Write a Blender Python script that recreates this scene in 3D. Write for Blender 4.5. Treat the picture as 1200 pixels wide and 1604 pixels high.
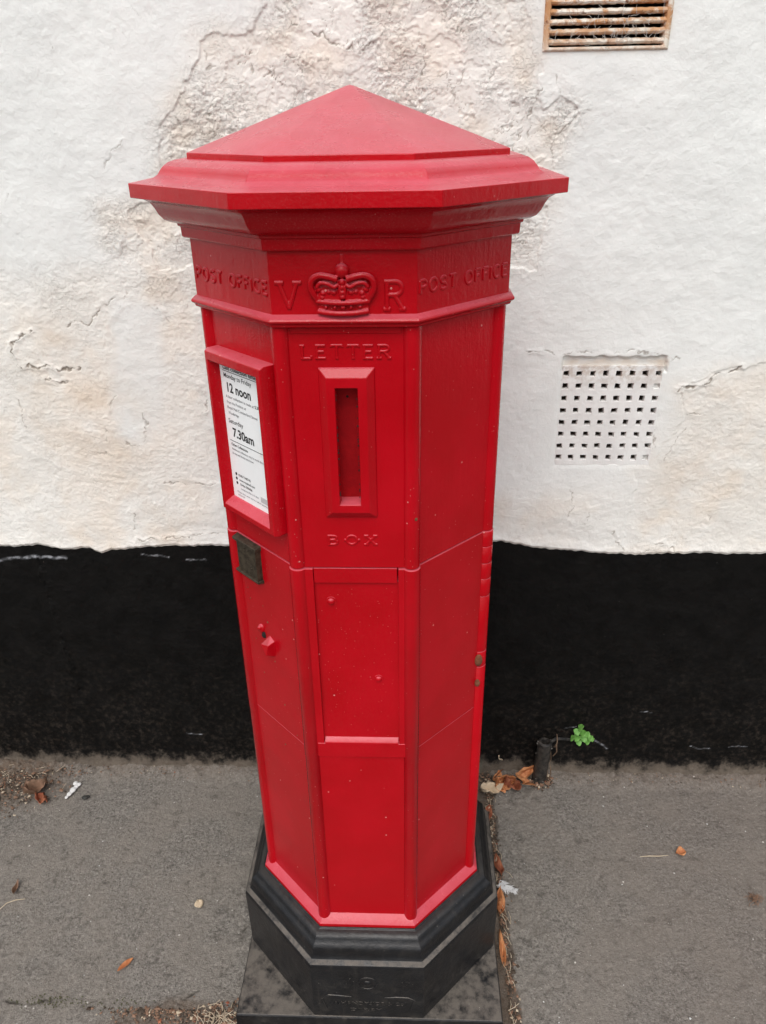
import bpy, bmesh, math, random
import numpy as np
from mathutils import Vector, Matrix
random.seed(7)
for o in list(bpy.data.objects): bpy.data.objects.remove(o)
scene = bpy.context.scene
COL = scene.collection
R = math.radians

# ------------------------------------------------------------ camera
cam_d = bpy.data.cameras.new('camera'); cam = bpy.data.objects.new('camera', cam_d); COL.objects.link(cam)
scene.camera = cam
cam_d.sensor_fit = 'VERTICAL'; cam_d.sensor_height = 36.0; cam_d.lens = 1185.08/1604*36.0
cam_d.clip_start = 0.02; cam_d.clip_end = 2000
p_, y_, r_ = R(27.4556), R(-2.4418), R(0.9565)
fw = Vector((math.sin(y_)*math.cos(p_), math.cos(y_)*math.cos(p_), -math.sin(p_)))
rt = Vector((math.cos(y_), -math.sin(y_), 0)); up = rt.cross(fw)
rx = rt*math.cos(r_) - up*math.sin(r_); ux = rt*math.sin(r_) + up*math.cos(r_)
m = Matrix((rx, ux, -fw)).transposed().to_4x4()
m.translation = Vector((0.0767, -1.0555, 1.5127)); cam.matrix_world = m

# ------------------------------------------------------------ sky and sun (overcast)
world = bpy.data.worlds.new('World'); scene.world = world; world.use_nodes = True
nt = world.node_tree; nt.nodes.clear()
SUN_EL, SUN_AZ = R(56), R(188)      # azimuth clockwise from +y: behind the camera, a little to the left
sky = nt.nodes.new('ShaderNodeTexSky'); sky.sky_type = 'NISHITA'; sky.sun_disc = False
sky.sun_elevation = SUN_EL; sky.sun_rotation = SUN_AZ; sky.air_density = 1.0; sky.dust_density = 4.0
hs = nt.nodes.new('ShaderNodeHueSaturation'); hs.inputs['Saturation'].default_value = 0.38
bg = nt.nodes.new('ShaderNodeBackground'); bg.inputs['Strength'].default_value = 0.15
wo = nt.nodes.new('ShaderNodeOutputWorld')
nt.links.new(sky.outputs[0], hs.inputs['Color']); nt.links.new(hs.outputs[0], bg.inputs[0]); nt.links.new(bg.outputs[0], wo.inputs[0])
sd = bpy.data.lights.new('sun', 'SUN'); sd.energy = 0.5; sd.angle = R(40); sd.color = (1.0, 0.985, 0.96)
sun = bpy.data.objects.new('sun', sd); COL.objects.link(sun)
sdir = Vector((math.sin(SUN_AZ)*math.cos(SUN_EL), math.cos(SUN_AZ)*math.cos(SUN_EL), math.sin(SUN_EL)))
sun.rotation_euler = sdir.to_track_quat('Z', 'Y').to_euler()
scene.view_settings.view_transform = 'Standard'; scene.view_settings.look = 'None'
scene.view_settings.gamma = 1.0; scene.view_settings.exposure = 0.44; scene.view_settings.use_curve_mapping = False
scene.render.engine = 'CYCLES'

# ------------------------------------------------------------ helpers: objects
def link(o, parent=None):
    COL.objects.link(o)
    if parent is not None: o.parent = parent
    return o
def thing(name, label, cat, loc=(0,0,0), group=None):
    o = bpy.data.objects.new(name, None); link(o); o.location = loc; o.empty_display_size = .02
    o['label'] = label; o['category'] = cat
    if group: o['group'] = group
    return o
def tag(o, label, cat, group=None):
    o['label'] = label; o['category'] = cat
    if group: o['group'] = group
    return o
def finish(name, bm, mat, parent=None, bevel=0, smooth=True, seg=2, ang=30):
    bmesh.ops.recalc_face_normals(bm, faces=bm.faces)
    me = bpy.data.meshes.new(name); bm.to_mesh(me); bm.free()
    o = bpy.data.objects.new(name, me); link(o, parent)
    if mat: me.materials.append(mat)
    if smooth:
        me.shade_smooth()
        if not bevel: me.set_sharp_from_angle(angle=R(35))
    if bevel:
        md = o.modifiers.new('edge', 'BEVEL'); md.width = bevel; md.segments = seg; md.limit_method = 'ANGLE'
        md.angle_limit = R(ang); md.harden_normals = True
    return o
def part(o, label):
    o['label'] = label; return o

S = math.sqrt(.5)
FR = {'F': (Vector((0,-1,0)), Vector((1,0,0))), 'L': (Vector((-S,-S,0)), Vector((S,-S,0))), 'R': (Vector((S,-S,0)), Vector((S,S,0)))}
def fp(face, t, d, z):
    if isinstance(face, str): n, tt = FR[face]
    else:
        a = R(45*face); n = Vector((math.sin(a), -math.cos(a), 0)); tt = Vector((math.cos(a), math.sin(a), 0))
    return n*d + tt*t + Vector((0,0,z))
def box_on(bm, face, t0, t1, d0, d1, z0, z1, top_in=0, bot_in=0, side_in=0):
    """box on a face of the octagon; the outer side may shrink (bevelled casting)"""
    b = [fp(face,t0,d0,z0),fp(face,t1,d0,z0),fp(face,t1,d0,z1),fp(face,t0,d0,z1),
         fp(face,t0+side_in,d1,z0+bot_in),fp(face,t1-side_in,d1,z0+bot_in),fp(face,t1-side_in,d1,z1-top_in),fp(face,t0+side_in,d1,z1-top_in)]
    v = [bm.verts.new(c) for c in b]
    for f in ((0,3,2,1),(4,5,6,7),(0,1,5,4),(1,2,6,5),(2,3,7,6),(3,0,4,7)): bm.faces.new([v[i] for i in f])
def octa(bm, prof, close=True, n=8):
    T = math.tan(math.pi/n); rings = []
    for a, z in prof:
        if a < 1e-6: rings.append([bm.verts.new((0,0,z))]*n); continue
        r = a/math.cos(math.pi/n)
        rings.append([bm.verts.new((r*math.sin(R(45*k+22.5)), -r*math.cos(R(45*k+22.5)), z)) for k in range(n)])
    for A, B in zip(rings, rings[1:]):
        for k in range(n):
            j = (k+1) % n; q = []
            for v in (A[k], A[j], B[j], B[k]):
                if v not in q: q.append(v)
            if len(q) > 2: bm.faces.new(q)
    if close:
        for r_ in (rings[0], rings[-1]):
            if r_[0] is not r_[1]: bm.faces.new(r_)
def tube(bm, pts, rad, seg=8, squash=None, cap=True):
    """tube along points; rad is a number or a list; squash=(direction, factor) flattens the section"""
    pts = [Vector(p) for p in pts]; n = len(pts)
    rad = [rad]*n if not isinstance(rad, (list, tuple)) else rad
    rings = []; ref = None
    for i, p in enumerate(pts):
        d = (pts[min(i+1,n-1)] - pts[max(i-1,0)]).normalized()
        if squash: a = squash[0].normalized()
        else:
            a = ref if ref is not None else (Vector((0,0,1)) if abs(d.z) < .9 else Vector((1,0,0)))
        a = (a - d*a.dot(d)).normalized(); ref = a; b = d.cross(a)
        k = squash[1] if squash else 1
        rings.append([bm.verts.new(p + a*(rad[i]*k*math.cos(2*math.pi*j/seg)) + b*(rad[i]*math.sin(2*math.pi*j/seg))) for j in range(seg)])
    for A, B in zip(rings, rings[1:]):
        for j in range(seg): bm.faces.new((A[j], A[(j+1)%seg], B[(j+1)%seg], B[j]))
    if cap: bm.faces.new(rings[0]); bm.faces.new(rings[-1])
def ball(bm, c, r, sx=1, sy=1, sz=1, u=12, v=8, rot=None):
    mt = Matrix.Translation(c) @ (rot.to_4x4() if rot else Matrix()) @ Matrix.Diagonal((r*sx, r*sy, r*sz, 1))
    bmesh.ops.create_uvsphere(bm, u_segments=u, v_segments=v, radius=1, matrix=mt)

# ------------------------------------------------------------ helpers: materials
class NT:
    def __init__(s, name):
        s.m = bpy.data.materials.new(name); s.m.use_nodes = True; s.t = s.m.node_tree; s.t.nodes.clear()
        s.out = s.t.nodes.new('ShaderNodeOutputMaterial'); s.p = s.t.nodes.new('ShaderNodeBsdfPrincipled')
        s.t.links.new(s.p.outputs[0], s.out.inputs[0]); s.tc = s.t.nodes.new('ShaderNodeTexCoord').outputs['Object']
    def n(s, k): return s.t.nodes.new(k)
    def l(s, a, b): s.t.links.new(a, b)
    def put(s, inp, v):
        if isinstance(v, bpy.types.NodeSocket): s.l(v, inp)
        elif isinstance(v, (tuple, list)) and len(v) == 3 and inp.type == 'RGBA': inp.default_value = (*v, 1)
        else: inp.default_value = v
    def noise(s, scale, detail=4, rough=.55, dist=0, vec=None, out='Fac'):
        n = s.n('ShaderNodeTexNoise'); n.inputs['Scale'].default_value = scale; n.inputs['Detail'].default_value = detail
        n.inputs['Roughness'].default_value = rough; n.inputs['Distortion'].default_value = dist; s.l(vec or s.tc, n.inputs['Vector']); return n.outputs[out]
    def vor(s, scale, out='Distance', feature='F1', vec=None, rand=1):
        n = s.n('ShaderNodeTexVoronoi'); n.feature = feature; n.inputs['Scale'].default_value = scale; n.inputs['Randomness'].default_value = rand
        s.l(vec or s.tc, n.inputs['Vector']); return n.outputs[out]
    def scaled(s, v):
        n = s.n('ShaderNodeMapping'); n.inputs['Scale'].default_value = v; s.l(s.tc, n.inputs[0]); return n.outputs[0]
    def ramp(s, f, a, b, c0=0., c1=1.):
        n = s.n('ShaderNodeMapRange'); n.inputs[1].default_value = a; n.inputs[2].default_value = b; n.inputs[3].default_value = c0; n.inputs[4].default_value = c1
        s.l(f, n.inputs[0]); n.interpolation_type = 'SMOOTHSTEP'; return n.outputs[0]
    def math(s, op, a, b=0.):
        n = s.n('ShaderNodeMath'); n.operation = op; s.put(n.inputs[0], a); s.put(n.inputs[1], b); return n.outputs[0]
    def mix(s, f, a, b, mode='MIX'):
        n = s.n('ShaderNodeMix'); n.data_type = 'RGBA'; n.blend_type = mode; s.put(n.inputs[0], f); s.put(n.inputs[6], a); s.put(n.inputs[7], b); return n.outputs[2]
    def attr(s, name):
        n = s.n('ShaderNodeAttribute'); n.attribute_name = name; return n.outputs['Fac']
    def xyz(s, src=None):
        n = s.n('ShaderNodeSeparateXYZ'); s.l(src or s.tc, n.inputs[0]); return n.outputs
    def normal(s):
        return s.n('ShaderNodeNewGeometry').outputs['Normal']
    def bump(s, pairs):
        prev = None
        for h, dist in pairs:
            b = s.n('ShaderNodeBump'); b.inputs['Strength'].default_value = 1; b.inputs['Distance'].default_value = dist; s.l(h, b.inputs['Height'])
            if prev: s.l(prev, b.inputs['Normal'])
            prev = b.outputs[0]
        s.l(prev, s.p.inputs['Normal'])
    def set(s, base=None, rough=None, metal=None, spec=None, coat=None):
        if base is not None: s.put(s.p.inputs['Base Color'], base)
        if rough is not None: s.put(s.p.inputs['Roughness'], rough)
        if metal is not None: s.put(s.p.inputs['Metallic'], metal)
        if spec is not None: s.put(s.p.inputs['Specular IOR Level'], spec)
        if coat is not None: s.put(s.p.inputs['Coat Weight'], coat); s.p.inputs['Coat Roughness'].default_value = .12
        return s.m

def red_paint(name, dusty=.0):
    a = NT(name)
    base = a.mix(a.ramp(a.noise(9, 3), .35, .7), (.400,.0010,.0055), (.455,.0018,.0085))
    # faded, chalky paint and street dust on upward faces, plus painted pink sky reflection
    nz = a.xyz(a.normal())[2]
    up_ = a.ramp(nz, .35, .95)
    dust_sheen = a.math('MULTIPLY', up_, a.ramp(a.noise(34, 6, .65), .30, .74, .32, .42))
    base = a.mix(dust_sheen, base, (.74,.22,.28))
    if dusty: base = a.mix(a.math('MULTIPLY', a.ramp(a.noise(420, 4, .7), .50, .70, 0, dusty), a.ramp(nz, -.25, .1, .5, .25)), base, (.40,.17,.16))
    # splashes and pale chips
    ch = a.vor(55); chr_ = a.xyz(a.vor(55, 'Color'))[0]
    chip = a.math('MULTIPLY', a.ramp(ch, .05, .09, 1, 0), a.ramp(chr_, .88, .90))
    base = a.mix(a.math('MULTIPLY', chip, .75), base, (.72,.30,.28))
    ch2 = a.vor(230); c2 = a.xyz(a.vor(230, 'Color'))[1]
    chip2 = a.math('MULTIPLY', a.ramp(ch2, .10, .2, 1, 0), a.ramp(c2, .93, .95))
    base = a.mix(a.math('MULTIPLY', chip2, .45), base, (.62,.22,.2))
    grime_shade = a.ramp(a.noise(21, 8, .7), .60, .80, 0, .30)
    base = a.mix(grime_shade, base, (.20,.008,.010))
    rough = a.math('ADD', a.ramp(a.noise(14, 5), .3, .7, .17, .26), a.math('MULTIPLY', dust_sheen, .22))
    a.bump([(a.noise(26, 2), .0009), (a.noise(1, 3, .6, 0, a.scaled((190, 190, 14))), .00035), (a.noise(240, 3, .6), .00035), (chip, .0003), (a.noise(900, 2), .00008)])
    return a.set(base, rough, spec=.26)
M = {}
M['red'] = red_paint('red gloss paint'); M['red_dusty'] = red_paint('red gloss paint, dusty', .22)
def iron():
    a = NT('black painted cast iron')
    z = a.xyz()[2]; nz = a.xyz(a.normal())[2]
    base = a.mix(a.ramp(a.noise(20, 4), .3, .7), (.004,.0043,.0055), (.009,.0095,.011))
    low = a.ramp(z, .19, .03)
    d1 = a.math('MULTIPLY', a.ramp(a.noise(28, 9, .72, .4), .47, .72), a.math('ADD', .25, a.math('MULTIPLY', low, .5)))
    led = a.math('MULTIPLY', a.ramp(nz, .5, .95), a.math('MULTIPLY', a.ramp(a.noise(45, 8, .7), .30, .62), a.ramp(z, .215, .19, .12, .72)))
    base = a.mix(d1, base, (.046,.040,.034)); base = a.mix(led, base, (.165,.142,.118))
    sp = a.math('MULTIPLY', a.ramp(a.vor(160), .06, .16, 1, 0), a.ramp(a.xyz(a.vor(160, 'Color'))[0], .93, .95))
    base = a.mix(a.math('MULTIPLY', sp, .7), base, (.32,.3,.27))
    st = a.scaled((60, 60, 5)); base = a.mix(a.math('MULTIPLY', a.ramp(a.noise(1, 6, .7, 0, st), .55, .75), .35), base, (.06,.053,.045))
    a.bump([(a.noise(60, 6, .65), .0012), (a.noise(420, 3), .0003)])
    return a.set(base, a.math('ADD', .30, a.math('MULTIPLY', a.math('ADD', led, d1), .5)), spec=.42)
M['iron'] = iron()
def simple(name, c1, c2, rough=.7, scale=40, bumpd=.0004, metal=0, spec=.4):
    a = NT(name); b = a.mix(a.ramp(a.noise(scale, 6, .65), .35, .65), c1, c2)
    a.bump([(a.noise(scale*3, 5, .6), bumpd)]); return a.set(b, rough, metal, spec)
M['bronze'] = simple('tarnished brass', (.030,.022,.014), (.070,.055,.036), .5, 120, .0004, .3)
M['rust'] = simple('rusty bare iron', (.12,.040,.018), (.20,.075,.035), .95, 200, .0008)
M['hole'] = simple('dark interior', (.006,.005,.005), (.012,.01,.009), .9)
M['flapred'] = simple('red paint inside the slot', (.26,.003,.006), (.32,.004,.007), .6, 60, spec=.12)
M['ink'] = simple('black print', (.012,.012,.014), (.02,.02,.022), .5)
M['inkgrey'] = simple('grey print', (.10,.10,.11), (.14,.14,.15), .5)
M['greybox'] = simple('pale grey print', (.50,.50,.50), (.56,.56,.56), .5)
def paper():
    a = NT('enamel notice paper')
    b = a.mix(a.ramp(a.noise(30, 5), .45, .75, 0, .5), (.88,.90,.895), (.82,.84,.83))
    o = a.xyz(); dx = a.math('SUBTRACT', o[2], 1.131)
    st = a.math('MULTIPLY', a.ramp(a.math('ABSOLUTE', dx), .0, .03, 1, 0), a.ramp(a.noise(70, 4), .42, .6))
    st = a.math('MULTIPLY', st, a.ramp(o[0], -.125, -.112))
    b = a.mix(a.math('MULTIPLY', st, .5), b, (.62,.48,.36))
    a.bump([(a.noise(20, 2), .0008)])
    return a.set(b, .30, spec=.5)
M['paper'] = paper()

# ------------------------------------------------------------ helpers: noise for the displaced sheets
def perlin(x, y, seed=0):
    rng = np.random.RandomState(seed); P = rng.permutation(256).astype(np.int32); P = np.concatenate([P, P])
    ang = rng.rand(256)*2*np.pi; gx, gy = np.cos(ang).astype(np.float32), np.sin(ang).astype(np.float32)
    xi = np.floor(x).astype(np.int32); yi = np.floor(y).astype(np.int32); xf = (x-xi).astype(np.float32); yf = (y-yi).astype(np.float32)
    u = xf*xf*xf*(xf*(xf*6-15)+10); v = yf*yf*yf*(yf*(yf*6-15)+10); xi &= 255; yi &= 255
    def g(a, b, dx, dy):
        h = P[P[(xi+a)&255] + ((yi+b)&255)]; return gx[h]*dx + gy[h]*dy
    n00, n10, n01, n11 = g(0,0,xf,yf), g(1,0,xf-1,yf), g(0,1,xf,yf-1), g(1,1,xf-1,yf-1)
    return ((n00*(1-u)+n10*u)*(1-v) + (n01*(1-u)+n11*u)*v)*1.41
def fbm(x, y, seed=0, o=4, gain=.5):
    s = 0; a = 1; t = 0
    for i in range(o): s = s + a*perlin(x*2**i+i*17.3, y*2**i-i*9.1, seed+i); t += a; a *= gain
    return s/t
def sst(v, a, b):
    t = np.clip((v-a)/(b-a), 0, 1); return t*t*(3-2*t)
def segdist(x, y, p, q):
    px, py = p; dx, dy = q[0]-px, q[1]-py
    t = np.clip(((x-px)*dx + (y-py)*dy)/(dx*dx+dy*dy+1e-12), 0, 1); return np.hypot(x-px-t*dx, y-py-t*dy)
def sdf(x, y, poly):      # positive inside
    d = np.full(x.shape, 9., np.float32); ins = np.zeros(x.shape, bool); n = len(poly)
    for i in range(n):
        p, q = poly[i], poly[(i+1)%n]; d = np.minimum(d, segdist(x, y, p, q))
        c = (p[1] > y) != (q[1] > y); xx = (q[0]-p[0])*(y-p[1])/((q[1]-p[1]) or 1e-9) + p[0]; ins ^= c & (x < xx)
    return np.where(ins, d, -d)
def grid_object(name, X, Y, Z, mat, parent=None, attrs=None, drop=None):
    r, c = X.shape; co = np.stack([X, Y, Z], -1).reshape(-1, 3).astype(np.float32)
    idx = np.arange(r*c, dtype=np.int32).reshape(r, c)
    q = np.stack([idx[:-1,:-1], idx[:-1,1:], idx[1:,1:], idx[1:,:-1]], -1).reshape(-1, 4)
    me = bpy.data.meshes.new(name); me.vertices.add(len(co)); me.vertices.foreach_set('co', co.ravel())
    me.loops.add(q.size); me.loops.foreach_set('vertex_index', q.ravel()); me.polygons.add(len(q))
    me.polygons.foreach_set('loop_start', np.arange(0, q.size, 4, dtype=np.int32))
    me.update(calc_edges=True); me.polygons.foreach_set('use_smooth', np.ones(len(q), bool))
    for k, v in (attrs or {}).items():
        at = me.attributes.new(k, 'FLOAT', 'POINT'); at.data.foreach_set('value', v.ravel().astype(np.float32))
    o = bpy.data.objects.new(name, me); link(o, parent); me.materials.append(mat); return o
CRACKS=[
 (1.3,[(-0.0889, 1.6422), (-0.0716, 1.6358), (-0.0564, 1.6258), (-0.0359, 1.6165), (-0.0253, 1.6199), (-0.0162, 1.6117), (0.0049, 1.6194), (0.0185, 1.6245)]),
 (1.0,[(-0.1717, 1.578), (-0.1503, 1.5905), (-0.1236, 1.6073), (-0.1028, 1.6024)]),
 (0.9,[(-0.1537, 1.5887), (-0.1521, 1.5684)]),
 (0.7,[(-0.0843, 1.6129), (-0.0619, 1.599)]),
 (0.7,[(-0.1435, 1.6753), (-0.1241, 1.6594), (-0.1185, 1.6506), (-0.1061, 1.6486)]),
 (0.6,[(-0.1623, 1.625), (-0.155, 1.6364), (-0.1353, 1.6474)]),
 (0.7,[(0.0859, 1.6347), (0.0944, 1.6116), (0.0926, 1.5764), (0.0908, 1.5488)]),
 (0.7,[(0.1678, 1.5888), (0.1479, 1.5553), (0.1443, 1.5358)]),
 (0.6,[(0.2108, 1.5845), (0.1968, 1.5508)]),
 (0.9,[(0.2863, 1.5651), (0.2846, 1.5336), (0.2654, 1.5045), (0.2564, 1.4795), (0.2514, 1.457)]),
 (0.7,[(0.3106, 1.5729), (0.3194, 1.5452)]),
 (0.9,[(0.3533, 1.5118), (0.3297, 1.4911), (0.3176, 1.4708), (0.316, 1.4402)]),
 (0.6,[(0.2775, 1.5148), (0.2735, 1.4822)]),
 (1.6,[(-0.6636, 1.1584), (-0.6796, 1.1497), (-0.7083, 1.131), (-0.7124, 1.1145), (-0.7012, 1.086)]),
 (1.5,[(-0.7012, 1.086), (-0.6496, 1.0858), (-0.6112, 1.0778), (-0.5833, 1.0816)]),
 (1.2,[(-0.6605, 1.0543), (-0.6417, 1.0569), (-0.6113, 1.0528)]),
 (1.0,[(-0.5912, 1.1666), (-0.5759, 1.1739), (-0.5481, 1.1688), (-0.5137, 1.2051), (-0.4877, 1.2192)]),
 (0.8,[(-0.4122, 1.1995), (-0.401, 1.1837), (-0.3864, 1.1739)]),
 (0.8,[(-0.4741, 0.9876), (-0.4671, 0.9571)]),
 (0.8,[(-0.4718, 0.9529), (-0.4795, 0.9218), (-0.4952, 0.9161), (-0.5191, 0.9261)]),
 (0.8,[(-0.3508, 1.0558), (-0.3371, 1.0212), (-0.3408, 0.9914)]),
 (0.8,[(-0.4752, 0.8293), (-0.4306, 0.8324), (-0.335, 0.8281)]),
 (0.8,[(-0.3846, 0.7945), (-0.3868, 0.7447)]),
 (1.0,[(-0.5297, 0.76), (-0.5363, 0.7042), (-0.5287, 0.6896), (-0.4504, 0.6948), (-0.3848, 0.7049), (-0.3345, 0.7099)]),
 (0.6,[(-0.7241, 1.0183), (-0.7227, 0.9575)]),
 (0.6,[(-0.6121, 0.906), (-0.5728, 0.8988), (-0.5396, 0.8944)]),
 (0.5,[(-0.4609, 1.2321), (-0.4783, 1.2024), (-0.5013, 1.1783)]),
 (0.5,[(-0.5539, 0.9275), (-0.5461, 0.9836), (-0.5229, 1.0245)]),
 (0.5,[(-0.6721, 1.3699), (-0.6558, 1.388), (-0.6464, 1.407)]),
 (0.6,[(-0.4646, 1.4412), (-0.4529, 1.4615), (-0.4282, 1.4862)]),
 (0.5,[(-0.378, 1.6814), (-0.3705, 1.6639)]),
 (0.5,[(-0.4976, 1.3894), (-0.4983, 1.3679)]),
 (0.4,[(-0.5202, 1.6401), (-0.5204, 1.6294)]),
 (1.1,[(0.2983, 1.1118), (0.3374, 1.1104), (0.3652, 1.1002), (0.3838, 1.1089), (0.4228, 1.1087), (0.4572, 1.1048), (0.4867, 1.1108), (0.5294, 1.1081), (0.5862, 1.0929)]),
 (1.6,[(0.5955, 1.0355), (0.6288, 1.0418), (0.6478, 1.0456), (0.6668, 1.0686), (0.6831, 1.066), (0.7109, 1.0785)]),
 (0.8,[(0.6035, 1.0316), (0.6186, 0.9853), (0.6511, 0.9853)]),
 (0.8,[(0.5629, 0.9475), (0.5694, 0.8945)]),
 (0.7,[(0.4548, 0.774), (0.4497, 0.7339)]),
 (0.9,[(0.509, 0.7153), (0.5217, 0.6901), (0.5456, 0.6645)]),
 (0.9,[(0.5848, 0.6696), (0.6206, 0.6874), (0.6496, 0.6683)]),
 (0.6,[(0.4106, 0.8264), (0.4191, 0.7815), (0.4113, 0.7508)]),
 (0.6,[(0.7043, 0.7671), (0.7111, 0.7442)]),
 (0.6,[(0.5929, 0.8846), (0.6118, 0.9268), (0.6263, 0.9543)]),
 (0.6,[(-0.2814, 1.5844), (-0.2476, 1.5976), (-0.2051, 1.5969)]),
 (0.7,[(-0.1892, 1.5966), (-0.1909, 1.5783), (-0.181, 1.5689)]),
 (0.6,[(-0.2667, 1.616), (-0.2705, 1.6025)]),
]
POLY={
 'A':[(-0.1508, 1.734), (0.2477, 1.726), (0.2702, 1.6244), (0.2892, 1.5796), (0.3531, 1.5137), (0.3297, 1.4804), (0.3183, 1.4261), (0.3033, 1.266), (0.0226, 1.2685), (-0.3937, 1.2722), (-0.4366, 1.3726), (-0.3678, 1.4037), (-0.3581, 1.5049), (-0.2927, 1.58), (-0.275, 1.634), (-0.1797, 1.6412)],
 'A2':[(-0.4949, 1.3733), (-0.3752, 1.3932), (-0.2978, 1.2714), (-0.379, 0.6004), (-0.9581, 0.5962), (-0.7727, 1.264), (-0.6258, 1.2627), (-0.4879, 1.2845)],
 'C':[(0.5945, 1.0342), (0.6673, 1.0724), (0.7206, 1.0785), (0.8246, 1.0967), (0.9401, 0.6098), (0.5238, 0.6068), (0.5452, 0.8559), (0.6178, 0.9678)],
 'D':[(0.2459, 0.7961), (0.5492, 0.8266), (0.5937, 0.6073), (0.2414, 0.6048)],
 'P1':[(-0.4885, 1.2145), (-0.3983, 1.2018), (-0.412, 1.0508), (-0.4485, 0.9132), (-0.5202, 0.9275), (-0.5359, 1.0245)],
 'P2':[(0.3093, 1.5883), (0.3239, 1.5423), (0.2942, 1.5193), (0.2848, 1.5706)],
}
EDGE= [(-0.849, 0.6715), (-0.8128, 0.67), (-0.76, 0.6769), (-0.7045, 0.664), (-0.6455, 0.6676), (-0.6221, 0.6528), (-0.5882, 0.6629), (-0.529, 0.6699), (-0.4419, 0.6737), (-0.3555, 0.6758), (-0.2698, 0.6746), (0.154, 0.6866), (0.2652, 0.6904), (0.3354, 0.6762), (0.4055, 0.6686), (0.5172, 0.6595), (0.5587, 0.6597), (0.6413, 0.6602), (0.7372, 0.6608), (0.8463, 0.6614)]
SEAM=[(-0.7565, -0.2207), (-0.6577, -0.2157), (-0.5589, -0.2107), (-0.4708, -0.2107), (-0.3838, -0.2084), (-0.3271, -0.1851), (-0.2919, -0.1441), (-0.2758, -0.077), (-0.2707, -0.0343)]
# ------------------------------------------------------------ the wall
WY = .3883
VENT = (.290, .484, 1.6075, 1.742); AIR = (.3735, .5600, .8755, 1.0785)
def plaster():
    a = NT('whitewashed render')
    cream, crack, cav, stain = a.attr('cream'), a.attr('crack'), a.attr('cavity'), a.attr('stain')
    white = a.mix(a.ramp(a.noise(7, 5), .35, .7), (.790,.803,.775), (.745,.760,.735))
    cr = a.mix(a.ramp(a.noise(7, 7, .62), .40, .62), (.810,.770,.700), (.765,.700,.610))
    base = a.mix(cream, white, cr)
    base = a.mix(stain, base, (.62,.50,.38))
    hs_ = a.scaled((9, 9, 70)); base = a.mix(a.ramp(a.noise(1, 6, .7, 0, hs_), .55, .8, 0, .18), base, (.68,.63,.56))
    base = a.mix(a.attr('grime_shade'), base, (.68,.62,.54))  # crevice dirt and small crevice shadows, both put into the colour
    sp = a.math('MULTIPLY', a.ramp(a.vor(48), .02, .05, 1, 0), a.ramp(a.xyz(a.vor(48, 'Color'))[0], .90, .91))
    base = a.mix(a.math('MULTIPLY', sp, .8), base, (.22,.18,.14))
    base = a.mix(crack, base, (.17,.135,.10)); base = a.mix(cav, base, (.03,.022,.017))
    rg = a.attr('rough'); h1 = a.math('MULTIPLY', a.noise(150, 6, .72, .6), a.math('ADD', .35, a.math('MULTIPLY', rg, .75)))
    fl = a.math('MULTIPLY', a.ramp(a.noise(85, 7, .68, 1.2, a.scaled((1, 1, 1.6))), .50, .53), a.math('ADD', .06, a.math('MULTIPLY', rg, .6)))
    a.bump([(a.noise(60, 5, .6), .0014), (h1, .0019), (fl, .0011)])
    return a.set(base, .75, spec=.25)
M['plaster'] = plaster()
def dado():
    a = NT('black masonry paint')
    z = a.xyz()[2]; crack = a.attr('crack')
    base = a.mix(a.ramp(a.noise(18, 5), .3, .7), (.0022,.0021,.0020), (.005,.0046,.0043))
    low = a.ramp(z, .48, -.05)
    ds = a.math('MULTIPLY', a.ramp(a.noise(75, 9, .8), .46, .72), a.math('ADD', .05, a.math('MULTIPLY', low, a.ramp(a.noise(9, 5, .6), .30, .62, .25, .95))))
    base = a.mix(ds, base, (.055,.043,.034))
    fo = a.ramp(a.math('ADD', z, a.math('MULTIPLY', a.math('SUBTRACT', a.noise(22, 6, .7), .5), .13)), .050, .008)
    base = a.mix(a.math('MULTIPLY', fo, .9), base, (.15,.125,.10))
    base = a.mix(a.math('MULTIPLY', fo, a.ramp(a.noise(110, 6, .7), .4, .65)), base, (.10,.08,.062))
    # bare scuffs where the paint has lifted
    v = a.scaled((34, 34, 90)); sc = a.math('MULTIPLY', a.ramp(a.noise(1, 7, .72, .6, v), .69, .76), a.ramp(a.noise(5, 3), .45, .6))
    base = a.mix(a.math('MULTIPLY', sc, .55), base, (.20,.20,.21))
    base = a.mix(a.attr('scuff'), base, (.30,.31,.33))
    wsp = a.math('MULTIPLY', a.ramp(a.vor(95), .03, .07, 1, 0), a.ramp(a.xyz(a.vor(95, 'Color'))[0], .95, .96))
    base = a.mix(a.math('MULTIPLY', wsp, .6), base, (.42,.40,.37))
    base = a.mix(a.math('MULTIPLY', crack, .8), base, (.002,.002,.002))
    a.bump([(a.noise(60, 6, .65), .002), (a.noise(260, 4, .7), .0007)])
    return a.set(base, a.ramp(a.noise(30, 4), .3, .7, .45, .72), spec=.13)
M['dado'] = dado()
wall = thing('rendered_wall', 'rough whitewashed rendered wall with a black painted lower band behind the pillar box', 'wall', (0, WY, 0))

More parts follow.
